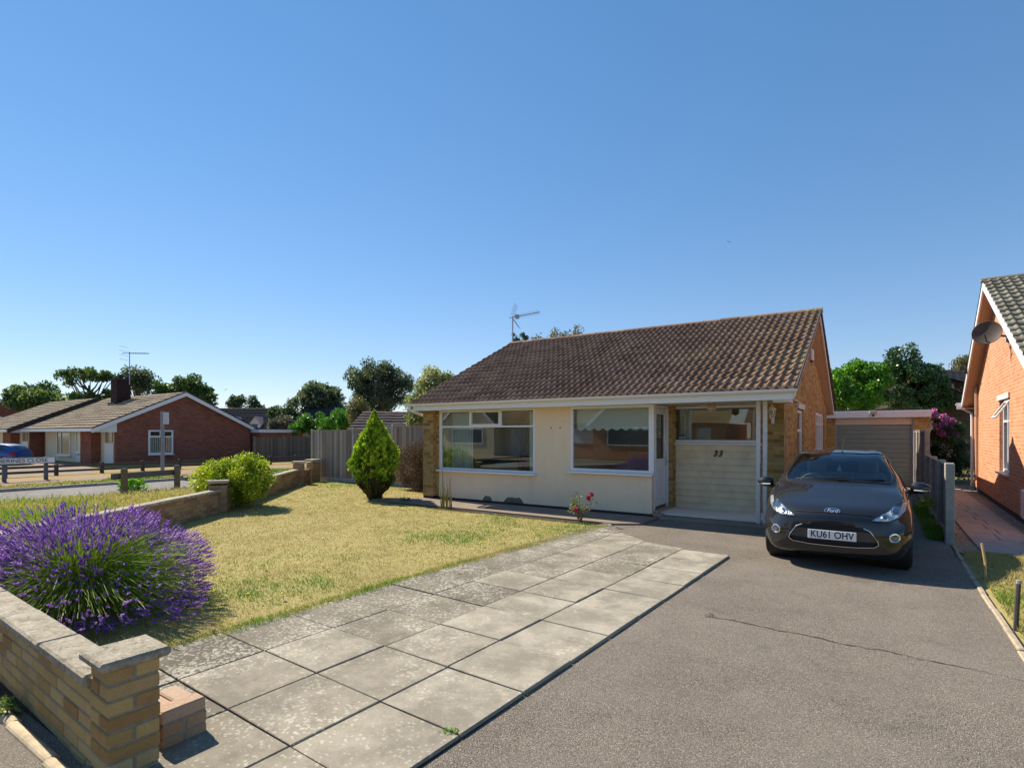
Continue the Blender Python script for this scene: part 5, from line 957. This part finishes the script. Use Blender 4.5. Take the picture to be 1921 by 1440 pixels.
for x in (-1.9, .55, 2.9):
    mb = MB(); mb.prism([(x-.55, 2.05), (x+.55, 2.05), (x+.55, 2.75), (x, 3.45), (x-.55, 2.75)], -3.7, -2.0, 'Y'); dm_ = mb.build('dormer', flat('pale_dormer', (.62, .55, .52), .7), dh); mb = MB(); mb.box(x-.3, x+.3, -3.73, -3.69, 2.15, 2.7); mb.build('window', FARG, dm_)
    mb = MB(); mb.add([(x-.65, -3.8, 2.72), (x, -3.8, 3.5), (x, -1.8, 3.5), (x-.65, -1.8, 2.72)], [(0, 1, 2, 3)]); mb.add([(x+.65, -3.8, 2.72), (x, -3.8, 3.5), (x, -1.8, 3.5), (x+.65, -1.8, 2.72)], [(0, 1, 2, 3)]); mb.build('dormer_roof', flat('pink_tiles', (.42, .27, .22), .8), dm_)
far_house('gabled_house', 'grey slate house with small pale gable between the shrubs', 614, 47, 4.2, 2.1, 4.05, 5.2, flat('pebbledash', (.36, .30, .25), .9), SLATE, R(15))
far_house('tan_house', 'pale tiled house roof peeping beside the grey slate gable', 570, 56, 4.5, 2.4, 3.75, 5, CREAM, flat('tan_roof', (.42, .29, .2), .8, .15), R(33.5))
far_house('low_house', 'low brown-tiled roof seen over the fence behind the conifer', 728, 27, 2.1, 1.9, 2.75, 5, DARKRED, PLUM, R(33.5), barge=False)
mb = MB(); gs = at(735, 22.0); mb.prism([(-1.0, 0), (1.3, 0), (1.3, 1.98), (.4, 2.12), (-1.0, 2.0)], 0, 1.6, 'Y'); o = mb.build('shed', flat('felt_grey', (.33, .31, .29), .8, .1)); o.location = (gs.x, gs.y, 0); o.rotation_euler = (0, 0, R(25)); tag(o, 'low pale flat-topped shed roof just above the fence by the house', 'shed')
bh = far_house('dark_brick_house', 'dark brown brick building between the holly and the neighbouring gutter', 1800, 30, 8, 3.9, 5.1, 6, brickmat('brown_brick', [(.09, .055, .04), (.13, .085, .065), (.16, .11, .085)], (.12, .09, .08)), PLUM, R(55), barge=False)
far_house('dark_roofed_house', 'third bungalow of the far row with dark tiles at the left edge', -30, 60, 8, 2.0, 3.6, 7, DARKRED, DTIL, 0, group='far bungalow row')
# houses across the close, seen only in the window glass
def opposite(x, label, rz=0, skin=None):
    t = thing('opposite_house', label, 'house', (x, -13, 0), rz, 'houses across the close'); mb = MB(); mb.box(-5, 5, -7, 0, 0, 2.35); mb.prism([(-2.6, 2.35), (2.6, 2.35), (0, 4.7)], -5.9, 1.2, 'Y'); mb.box(-2.5, 2.5, 0, 1.18, 0, 2.35); mb.build('wall', skin or REDB, t)
    tile_roof('roof', (5.3, .4, 2.35), (-5.3, .4, 2.35), (-5.3, -3.5, 4.9), (5.3, -3.5, 4.9), TILE, t, .35, .3, .02, .03, 4, 2); mb = MB()
    for s in (-1, 1): mb.add([(s*3.0, 1.4, 2.2), (0, 1.4, 4.85), (0, -3.2, 4.85), (s*3.0, -3.2, 2.2)], [(0, 1, 2, 3)])
    mb.build('gable_roof', TILE, t); mb = MB()
    for s in (-1, 1): mb.add([(s*3.0, 1.41, 2.2), (0, 1.41, 4.85), (0, 1.41, 4.6), (s*2.75, 1.41, 2.15)], [(0, 1, 2, 3)]); mb.add([(s*3.0, 1.44, 2.2), (0, 1.44, 4.85), (0, 1.44, 4.6), (s*2.75, 1.44, 2.15)], [(0, 1, 2, 3)])
    mb.build('bargeboard', WHITE, t); mb = MB(); mb.box(2.8, 3.4, -3.8, -3.2, 4.5, 5.9); mb.build('chimney', REDB, t)
    mb = MB(); mb.box(-1.5, 1.5, 1.18, 1.23, .9, 2.1); f = mb.build('window', WHITE, t); mb = MB(); mb.box(-1.4, 1.4, 1.23, 1.235, 1.0, 2.0); mb.build('pane', MATS['far_glass'], f); mb = MB(); mb.box(3.2, 4.1, 0, .05, 0, 2.05); mb.build('door', WPAN, t); mb = MB(); mb.box(-4.6, -3, 0, .05, 1, 2.1); mb.build('window', WHITE, t)
    return t
opposite(-1.5, 'gabled brick house opposite, reflected in the window above the cladding'); opposite(-13, 'gabled brick house opposite, reflected in the square window'); opposite(-26, 'gabled cream house opposite, reflected in the three-light window', skin=CREAM)
# birds in the sky
def bird(u, v, d, s, label, tilt):
    mb = MB(); mb.tube([(-.5*s, 0, 0), (-.2*s, 0, .02*s), (.2*s, 0, .02*s), (.45*s, 0, 0)], [.01*s, .09*s, .09*s, .03*s], 6)
    for k in (-1, 1): mb.add([(-.12*s, 0, .03*s), (.2*s, 0, .03*s), (.1*s, k*.6*s, .28*s), (-.08*s, k*.6*s, .28*s), (-.25*s, k*1.25*s, .12*s)], [(0, 1, 2, 3), (3, 2, 4)]); mb.add([(-.12*s, 0, .05*s), (.2*s, 0, .05*s), (.1*s, k*.6*s, .30*s), (-.08*s, k*.6*s, .30*s), (-.25*s, k*1.25*s, .14*s)], [(0, 1, 2, 3), (3, 2, 4)])
    o = mb.build('bird', flat('gull_grey', (.12, .12, .13), .8)); o.location = at(u, d, v); o.rotation_euler = (tilt, .1, R(120)); tag(o, label, 'bird', 'birds in the sky')
bird(1367, 454, 60, .26, 'small dark bird flying high over the bungalow roof', .3); bird(423, 731, 60, .24, 'pale bird flying above the far gable roof', -.5)
# ---------------------------------------------------------------- the parked hatchback
PAINT = None
def paint(name, col):
    m, t, p = nodes(name); o = objc(t)
    t.links.new(ramp(t, noise(t, o, 900, 2), [(.35, [c*.6 for c in col]), (.7, [c*1.6 for c in col])]), p.inputs['Base Color'])
    p.inputs['Roughness'].default_value = .5; p.inputs['Metallic'].default_value = 0; p.inputs['Specular IOR Level'].default_value = .1; p.inputs['Coat Weight'].default_value = .85; p.inputs['Coat Roughness'].default_value = .02; p.inputs['Coat IOR'].default_value = 1.6
    return m
PAINT = paint('dark_car_paint', (.0095, .0105, .0135))
SCREEN = glassmat('car_glass', (.80, .88, .85), .9); LENS = None
def lensmat():
    m, t, p = nodes('headlamp_lens'); o = objc(t); v = N(t, 'ShaderNodeTexVoronoi'); v.inputs['Scale'].default_value = 26; t.links.new(o, v.inputs['Vector'])
    t.links.new(ramp(t, v.outputs['Distance'], [(.1, (.72, .74, .74)), (.5, (.42, .44, .45)), (.9, (.75, .76, .74))]), p.inputs['Base Color'])
    p.inputs['Metallic'].default_value = .55; p.inputs['Roughness'].default_value = .28; p.inputs['Coat Weight'].default_value = 1; p.inputs['Coat Roughness'].default_value = .02; bumpn(t, p, v.outputs['Distance'], .5, .01); return m
LENS = lensmat()
lower = lambda y, w=1.0, f=.19: [(0, y, f), (.45*w, y, f), (.765*w, y, f+.04), (.843*w, y, .42), (.86*w, y, .64), (.846*w, y, .89)]
ROWS = [
 [(0, 0, .50), (.22, .006, .50), (.42, .03, .50), (.57, .075, .50), (.65, .11, .50), (.65, .11, .50), (.57, .075, .50), (.42, .03, .50), (.22, .006, .50), (0, 0, .50)],
 [(0, .015, .33), (.28, .03, .33), (.56, .085, .335), (.715, .19, .40), (.745, .225, .52), (.715, .23, .60), (.59, .12, .645), (.43, .06, .655), (.22, .025, .66), (0, .018, .66)],
 [(0, .05, .235), (.32, .07, .235), (.63, .15, .245), (.775, .30, .37), (.80, .335, .53), (.765, .345, .655), (.65, .205, .715), (.48, .12, .722), (.25, .075, .73), (0, .06, .733)],
 [(0, .16, .19), (.36, .18, .19), (.68, .28, .20), (.815, .43, .37), (.835, .47, .55), (.80, .52, .72), (.70, .36, .785), (.51, .245, .795), (.26, .19, .802), (0, .175, .805)],
 [(0, .42, .18), (.4, .42, .18), (.72, .48, .20), (.84, .60, .38), (.855, .65, .58), (.825, .70, .775), (.742, .60, .862), (.55, .49, .872), (.28, .44, .88), (0, .43, .883)],
 [(0, .8, .18), (.43, .8, .18), (.75, .82, .21), (.845, .85, .40), (.862, .88, .61), (.838, .92, .835), (.757, .86, .935), (.565, .78, .962), (.28, .74, .972), (0, .73, .976)],
 lower(1.15)[:4]+[(.86, 1.15, .625), (.845, 1.17, .88), (.772, 1.16, .985), (.63, 1.06, 1.022), (.32, .97, 1.042), (0, .945, 1.046)],
 lower(1.45)+[(.785, 1.45, 1.0), (.672, 1.34, 1.13), (.345, 1.21, 1.165), (0, 1.17, 1.174)],
 lower(1.8)+[(.79, 1.78, 1.008), (.60, 1.66, 1.30), (.315, 1.53, 1.342), (0, 1.50, 1.352)],
 lower(2.05)+[(.79, 2.05, 1.012), (.563, 1.97, 1.395), (.30, 1.85, 1.428), (0, 1.82, 1.436)],
 lower(2.4)+[(.788, 2.4, 1.02), (.55, 2.36, 1.428), (.30, 2.3, 1.468), (0, 2.28, 1.478)],
 lower(2.9)+[(.78, 2.9, 1.035), (.54, 2.9, 1.41), (.29, 2.9, 1.455), (0, 2.9, 1.466)],
 lower(3.35, .99)+[(.76, 3.35, 1.05), (.53, 3.38, 1.345), (.28, 3.42, 1.39), (0, 3.43, 1.40)],
 lower(3.62, .96, .22)+[(.70, 3.6, 1.05), (.51, 3.66, 1.20), (.27, 3.72, 1.23), (0, 3.73, 1.235)],
 [(0, 3.8, .26), (.42, 3.8, .26), (.68, 3.75, .29), (.76, 3.78, .44), (.77, 3.80, .64), (.72, 3.80, .85), (.62, 3.80, .98), (.48, 3.83, 1.02), (.25, 3.87, 1.04), (0, 3.88, 1.045)],
 [(0, 3.93, .62), (.2, 3.93, .62), (.4, 3.92, .62), (.55, 3.90, .62), (.6, 3.88, .62), (.6, 3.88, .62), (.55, 3.90, .62), (.4, 3.92, .62), (.2, 3.93, .62), (0, 3.93, .62)]]
RW = np.array(ROWS, float)
def cr1(A, t):
    """Catmull-Rom through the rows of A at parameters t."""
    n = len(A); i = np.clip(np.floor(t).astype(int), 0, n-2); f = (t-i)[:, None, None] if A.ndim == 3 else (t-i)[:, None]
    p0, p1, p2, p3 = A[np.maximum(i-1, 0)], A[i], A[i+1], A[np.minimum(i+2, n-1)]
    return .5*((2*p1)+(-p0+p2)*f+(2*p0-5*p1+4*p2-p3)*f*f+(-p0+3*p1-3*p2+p3)*f**3)
def surf(rs, cs):
    G1 = cr1(RW, np.asarray(rs, float)); A = np.transpose(G1, (1, 0, 2)); A = np.concatenate([A[:1]*0+np.where(True, A[1:2]*np.array([-1, 1, 1]), 0), A, A[-2:-1]*np.array([-1, 1, 1])]); return np.transpose(cr1(A, np.asarray(cs, float)+1), (1, 0, 2))
def ptin(x, z, poly): return inpoly(np.column_stack([x.ravel(), z.ravel()]), poly).reshape(x.shape)
HEAD = [(.405, .672), (.50, .655), (.60, .672), (.70, .715), (.77, .775), (.80, .85), (.76, .868), (.70, .85), (.61, .80), (.51, .74)]
MOUTH = [(0, .335), (.25, .337), (.44, .352), (.485, .385), (.475, .43), (.40, .545), (.33, .585), (.2, .592), (0, .594)]
def make_car(name, label, body, loc, rz, scale=1.0, writing=True):
    t = thing(name, label, 'car', loc, rz); t.scale = (scale,)*3
    rs = np.concatenate([np.linspace(a, a+1, 20 if a < 5 else 14, endpoint=False) for a in range(15)]+[[15.]]); cs = np.linspace(0, 9, 9*14+1); Gd = surf(rs, cs); ni, nj = Gd.shape[:2]
    Gd[:, 0, 0] = 0; Gd[:, -1, 0] = 0
    Cn = (Gd[:-1, :-1]+Gd[1:, :-1]+Gd[:-1, 1:]+Gd[1:, 1:])/4; rc = (rs[:-1]+rs[1:])/2; cc = (cs[:-1]+cs[1:])/2; RR, CC = np.meshgrid(rc, cc, indexing='ij'); X, Y, Z = Cn[..., 0], Cn[..., 1], Cn[..., 2]
    cat = np.zeros(X.shape, int)
    cat[(RR > 6.22) & (RR < 8.93) & (CC > 7.10)] = 1                                    # windscreen
    bpil = np.abs(Y-2.28) < .05
    cat[(CC > 6.07) & (CC < 6.90) & (RR > 7.0+.9*(CC-6.07)*0) & (Y > 1.30+.62*(CC-6.0)) & (Y < 3.25+.1*(6.9-CC)) & ~bpil] = 2   # side glass
    cat[(RR > 12.35) & (RR < 13.5) & (CC > 7.2)] = 3                                     # rear screen
    cat[(Y < .95) & (RR > 1.2) & ptin(X, Z, HEAD) & (CC > 3)] = 4
    cat[(Y < .4) & (RR < 2.2) & ptin(X, Z, MOUTH)] = 5
    cat[(RR > 3.12) & (RR < 6.12) & (CC > 6.05+.0*RR)] = 6                               # bonnet
    for yw in (.83, 3.30): cat[((Y-yw)**2+(Z-.31)**2 < .345**2) & (X > .5)] = 7
    cat[(CC > 2.6) & (CC < 6.05) & (Y > 1.32) & (Y < 2.28) & (Z > .26) & (cat == 0)] = 8   # front door skin
    cat[(Y > 3.7) & (CC > 4.4) & (CC < 5.9) & (RR > 13) & (Z > .72)] = 9                 # tail lamps
    idx = np.arange(ni*nj).reshape(ni, nj); Fq = np.stack([idx[:-1, :-1], idx[1:, :-1], idx[1:, 1:], idx[:-1, 1:]], -1); Vt = Gd.reshape(-1, 3)
    def part(nm, mask, mat, sides=(1, -1), off=0, parent=t, each=True):
        out = []
        for grp in ([(s,) for s in sides] if each else [sides]):
            VV = []; FF = []; b = 0
            for s in grp:
                f = Fq[mask]; u, inv = np.unique(f.ravel(), return_inverse=True); v = Vt[u]*np.array([s, 1, 1])+np.array([0, off, 0]); ff = inv.reshape(-1, 4)
                if s > 0: ff = ff[:, ::-1]
                VV.append(v); FF.append(ff+b); b += len(v)
            o = npmesh(nm, np.concatenate(VV), np.concatenate(FF), mat, None, parent); bm = bmesh.new(); bm.from_mesh(o.data); bmesh.ops.remove_doubles(bm, verts=bm.verts, dist=.0004); bmesh.ops.dissolve_degenerate(bm, dist=1e-5, edges=bm.edges); bmesh.ops.recalc_face_normals(bm, faces=bm.faces); bm.to_mesh(o.data); bm.free(); o.data.polygons.foreach_set('use_smooth', [True]*len(o.data.polygons)); out.append(o)
        return out
    part('body', (cat == 0), body, each=False); part('bonnet', cat == 6, body, each=False); part('front_door', cat == 8, body)
    part('windscreen', cat == 1, SCREEN, each=False); part('side_window', cat == 2, SCREEN); part('rear_window', cat == 3, SCREEN, each=False)
    hl = part('headlight', cat == 4, LENS); part('grille', cat == 5, DARK, off=.03, each=False); part('tail_light', cat == 9, flat('tail_red', (.35, .01, .01), .2))
    # everything else is laid on the skin by casting rays at it from in front or beside
    bv = BVHTree.FromPolygons([tuple(v) for v in Vt], [tuple(f) for f in Fq.reshape(-1, 4)])
    def fr(x, z, o=.004): h = bv.ray_cast(Vector((abs(x), -1, z)), Vector((0, 1, 0))); y = h[0].y if h[0] else .2; return Vector((x, y-o, z))
    def loop(pts, m=6):
        out = []
        for a, b in zip(pts, pts[1:]):
            for k in range(m): f = k/m; out.append((a[0]*(1-f)+b[0]*f, a[1]*(1-f)+b[1]*f))
        return out+[pts[-1]]
    SEAM = flat('seam_black', (.004, .004, .004), .7)
    for s, h in zip((1, -1), hl):                                                           # lamp rings, rims and the projector
        mb = MB(); mb.tube([fr(s*x, z, .002) for x, z in loop(HEAD+HEAD[:1])], .004, 5); mb.build('lamp_rim', SEAM, h)
        for cx, cz, r0, nm in ((.665, .775, .052, 'main_lamp'), (.55, .715, .036, 'inner_lamp')):
            mb = MB(); c = fr(s*cx, cz, .0); 
            for rr, d, mi in ((r0, .006, 0), (r0*.72, .008, 0)): mb.tube([fr(s*cx+rr*math.cos(a), cz+rr*math.sin(a), d) for a in [2*math.pi*i/22 for i in range(23)]], .006, 6, mi)
            q = fr(s*cx, cz, .004); vs = [q+Vector((0, -.012, 0))]+[fr(s*cx+r0*.6*math.cos(a), cz+r0*.6*math.sin(a), .005) for a in [2*math.pi*i/18 for i in range(18)]]; mb.add(vs, [(0, 1+i, 1+(i+1) % 18) for i in range(18)], 1); mb.build(nm, [CHROME, flat('projector', (.05, .06, .09), .05, .05, coat=1)], h, smooth=True)
        fx, fz = s*.645, .475; mb = MB(); mb.tube([fr(fx+.05*math.cos(a), fz+.05*math.sin(a), .002) for a in [2*math.pi*i/20 for i in range(21)]], .011, 6)
        fo = mb.build('fog_light', CHROME, t, smooth=True); mb = MB(); vs = [fr(fx, fz, .012)]+[fr(fx+.042*math.cos(a), fz+.042*math.sin(a), .003) for a in [2*math.pi*i/18 for i in range(18)]]; mb.add(vs, [(0, 1+i, 1+(i+1) % 18) for i in range(18)]); mb.build('lens', flat('fog_glass', (.10, .11, .12), .08, .1, coat=1), fo, smooth=True)
    mm = loop([(-x, z) for x, z in MOUTH[::-1][:8]]+[(x, z) for x, z in MOUTH], 5); low = [p for p in mm]
    ch = [(-.33, .578), (-.40, .545), (-.475, .43), (-.485, .385), (-.44, .352), (-.25, .337), (0, .335), (.25, .337), (.44, .352), (.485, .385), (.475, .43), (.40, .545), (.33, .578)]
    mb = MB(); mb.tube([fr(x, z, .006) for x, z in loop(ch, 6)], [.004 if abs(x) > .4 and z > .45 else .0055 for x, z in loop(ch, 6)], 6); mb.build('grille_trim', CHROME, t, smooth=True)
    mb = MB()
    for z in (.36, .385, .55, .573): mb.tube([fr(x, z, -.012) for x in np.linspace(-.30 if z > .5 else -.45, .30 if z > .5 else .45, 14)], .006, 5)
    mb.build('grille_bar', flat('grille_black', (.02, .02, .022), .4), t)
    mb = MB(); mb.add([fr(x, z, -.004) for z in (.415, .53) for x in np.linspace(-.47 if z < .5 else -.405, .47 if z < .5 else .405, 15)], [(i, i+1, i+16, i+15) for i in range(14)]); mb.build('grille_panel', flat('bumper_panel', (.045, .042, .042), .45, .1), t)
    mb = MB(); mb.tube([fr(x, .742-.012*abs(x)/.4, .0015) for x in np.linspace(-.42, .42, 25)], .007, 6); mb.build('bonnet_gap', SEAM, t)
    for s in (1, -1): mb = MB(); mb.tube([Vector((s*p[0], p[1], p[2])) for p in surf(np.linspace(3.12, 6.1, 30), [6.05])[:, 0]], .0065, 5); mb.build('bonnet_seam', SEAM, t)
    mb = MB()
    for s in (1, -1):
        for y in (1.32, 2.28): pts = [q for q in (bv.ray_cast(Vector((2, y, z)), Vector((-1, 0, 0)))[0] for z in np.linspace(.28, 1.0, 16)) if q]; mb.tube([Vector((s*(p.x+.001), p.y, p.z)) for p in pts], .004, 5)
    mb.build('door_seam', SEAM, t)
    mb = MB(); edge = [p for p in surf(np.linspace(6.22, 8.93, 26), [7.10])[:, 0]]; top = [p for p in surf([8.93], np.linspace(7.10, 9, 18))[0]]; bot = [p for p in surf([6.22], np.linspace(7.1, 9, 18))[0]]
    for s in (1, -1):
        for q in (edge, top, bot): mb.tube([Vector((s*p[0], p[1]-.002, p[2]+.001)) for p in q], .009, 5)
    mb.build('windscreen_seal', SEAM, t)
    mb = MB()
    for s in (1, -1): mb.tube([Vector((s*(p[0]+.004), p[1], p[2])) for p in surf(np.linspace(6.85, 12.9, 40), [6.03])[:, 0]], .007, 5); mb.tube([Vector((s*(p[0]+.003), p[1], p[2]+.002)) for p in surf(np.linspace(6.9, 12.7, 40), [6.93])[:, 0]], .006, 5)
    mb.build('window_trim', SEAM, t)
    mb = MB()                                                                               # wipers lying on the glass
    for p0, p1 in (((-.52, 6.34), (.12, 6.62)), ((.02, 6.30), (.56, 6.62))):
        pts = []
        for f in np.linspace(0, 1, 10): x = p0[0]*(1-f)+p1[0]*f; r = p0[1]*(1-f)+p1[1]*f-.1*f; p = surf([r-.02], [9-abs(x)/.36*1.0 if abs(x) < .33 else 8-(abs(x)-.33)/.31])[0, 0]; pts.append(Vector((x, p[1]-.012, p[2]+.014)))
        mb.tube(pts, .009, 5)
    mb.build('wiper', DARK, t)
    mb = MB(); a0 = Vector((.03, 1.9, 1.445)); mb.tube([a0, a0+Vector((0, .03, .03)), a0+Vector((.02, .32, .27))], [.014, .006, .003], 6); mb.build('aerial', DARK, t)
    for s in (1, -1):                                                                       # door mirrors
        mb = MB(); M = Matrix.Translation((s*.965, 1.36, .99)); pr = []
        for i in range(9):
            a = math.pi*i/8; pr.append((max(.003, .078*math.sin(a)**.7), -.118*math.cos(a)))
        mb.lathe(pr, (0, 0, 0), 16, 0, 'X'); mb.v = [tuple(M @ Vector((v[0], v[1]*.8+abs(v[0])*.2, v[2]*(1-.25*s*v[0]/.12)))) for v in mb.v]; mr = mb.build('door_mirror', body, t, smooth=True)
        mb = MB(); mb.box(s*.965-.085, s*.965+.085, 1.415, 1.425, .945, 1.035, 0, .5, .004); mb.build('mirror_glass', CHROME, mr); mb = MB(); mb.tube([(s*.80, 1.42, .90), (s*.88, 1.39, .935), (s*.95, 1.37, .955)], [.035, .03, .03], 8); mb.build('mirror_arm', DARK, mr, smooth=True)
        mb = MB(); mb.tube([(s*.885, 1.295, .962), (s*.97, 1.30, .958), (s*1.06, 1.36, .962)], .011, 6); mb.build('indicator', flat('clear_lens', (.75, .74, .68), .15, .05, coat=1), mr, smooth=True)
        mb = MB(); mb.tube([bv.ray_cast(Vector((2, y, .80)), Vector((-1, 0, 0)))[0]*1 for y in np.linspace(2.02, 2.2, 5)] if True else [], .012, 6); mb.v = [(s*(v[0]+.012), v[1], v[2]) for v in mb.v]; mb.build('door_handle', body, t, smooth=True)
        for yw in (.83, 3.30):
            x0 = s*.745; mb = MB(); tp = [(.19, -.09), (.285, -.095), (.306, -.075), (.31, -.04), (.31, .04), (.306, .075), (.285, .095), (.19, .09)]; mb.lathe(tp, (x0, yw, .31), 36, 0, 'X'); wh = thing('wheel', None, None, (0, 0, 0)); bpy.data.objects.remove(wh)
            wh = mb.build('wheel', flat('tyre_rubber', (.018, .018, .018), .85, .3, 20), t, smooth=True); mb = MB(); mb.lathe([(.05, s*.05), (.19, s*.06), (.205, s*.085), (.208, s*.06), (.2, -s*.05)], (x0, yw, .31), 30, 0, 'X')
            for k in range(10): a = 2*math.pi*k/10; mb.tube([(x0+s*.07, yw+.04*math.cos(a), .31+.04*math.sin(a)), (x0+s*.08, yw+.195*math.cos(a), .31+.195*math.sin(a))], .016, 6)
            mb.build('rim', flat('alloy', (.42, .43, .45), .3, .05, metal=.8), wh, smooth=True)
            mb = MB(); mb.lathe([(.345, 0), (.345, -.34)] if s > 0 else [(.345, 0), (.345, .34)], (s*.80, yw, .31), 28, 0, 'X'); mb.build('arch_liner', DARK, t)
    mb = MB(); mb.box(-.60, .60, .35, 3.6, .16, .19); mb.build('underside', DARK, t)
    # cabin: dash, wheel, seats, mirror
    CAB = flat('cabin_dark', (.2, .205, .2), .8, .15); mb = MB(); mb.prism([(1.1, .6), (1.15, .93), (1.35, .985), (1.6, .93), (1.7, .7), (1.7, .4), (1.1, .4)], -.66, .66, 'X'); mb.build('dashboard', CAB, t)
    for s in (-.36, .36):
        mb = MB(); mb.box(s-.25, s+.25, 1.95, 2.45, .45, .58, 0, .5, .05); mb.box(s-.24, s+.24, 2.38, 2.56, .5, 1.10, 0, .5, .06); mb.box(s-.14, s+.14, 2.46, 2.57, 1.10, 1.30, 0, .5, .04); mb.build('seat', CAB, t)
    mb = MB(); mb.tube([(-.36+.18*math.cos(a), 1.75+.06*math.sin(a), .93+.17*math.sin(a)) for a in [2*math.pi*i/24 for i in range(25)]], .016, 6); mb.box(-.41, -.31, 1.73, 1.77, .88, .97, 0, .5, .015); mb.build('steering_wheel', CAB, t)
    mb = MB(); mb.box(-.6, .6, 2.9, 3.05, .5, 1.08, 0, .5, .05); mb.build('rear_seat', CAB, t); mb = MB(); mb.box(-.10, .10, 1.74, 1.76, 1.31, 1.37, 0, .5, .01); mb.build('interior_mirror', CAB, t)
    mb = MB(); mb.prism([(-.03, 1.17), (.03, 1.17), (.022, 1.2), (.03, 1.205), (0, 1.27)], 1.68, 1.683, 'Y'); mb.build('hanging_freshener', flat('freshener', (.55, .68, .55), .7), t)
    # number plate and badge
    mb = MB(); y = fr(0, .47, .03).y; mb.box(-.26, .26, y, y+.012, .415, .525, 0, .5, .003); pl = mb.build('number_plate', flat('plate_white', (.74, .76, .76), .35, .02), t)
    if writing: [text(q, .118, flat('plate_ink', (.01, .012, .03), .5), pl, (qx, y-.0005, .47), (R(90), 0, 0), .001, 0, 'lettering', .82, .002) for q, qx in (('KU61', -.115), ('OHV', .13))]
    ov = lambda rx, rz_: [(rx*math.cos(a), .758+rz_*math.sin(a)) for a in [2*math.pi*i/32 for i in range(32)]]
    by = fr(0, .758, .0).y; M = Matrix.Translation((0, by, .758)) @ Matrix.Rotation(R(-14), 4, 'X') @ Matrix.Translation((0, -by, -.758))
    mb = MB(); mb.prism(ov(.088, .037), by-.016, by+.02, 'Y'); mb.v = [tuple(M @ Vector(v)) for v in mb.v]; bd = mb.build('badge', CHROME, t); mb = MB(); mb.prism(ov(.078, .030), by-.020, by-.0165, 'Y'); mb.v = [tuple(M @ Vector(v)) for v in mb.v]; mb.build('badge_face', flat('badge_blue', (.012, .05, .18), .25, .05), bd)
    if writing: text('Ford', .062, flat('badge_white', (.8, .82, .85), .3), bd, tuple(M @ Vector((0, by-.022, .758))), (R(76), 0, 0), .002, .35, 'lettering', 1.0, .001)
    return t
car = make_car('parked_car', 'dark brown-black hatchback parked on the driveway by the gable wall', PAINT, (-.44, 7.66, 0), R(0), .972)
blue = dup(car); blue.location = (-41.6, 8.2, -.12); blue.rotation_euler = (0, 0, R(-56.5)); blue.scale = (.88, .95, .86); tag(blue, 'blue car parked in front of the far row, behind the street sign'); bp = paint('blue_car_paint', (.012, .07, .26))
for o in [blue]+kids(blue)+[q for c in kids(blue) for q in kids(c)]:
    if o.type == 'MESH' and any(m in (PAINT,) for m in o.data.materials):
        o.data = o.data.copy(); o.data.materials[0] = bp
for c in list(kids(blue)):
    if c.name.startswith(('number_plate', 'badge')):
        for q in list(kids(c)): bpy.data.objects.remove(q)
        bpy.data.objects.remove(c)
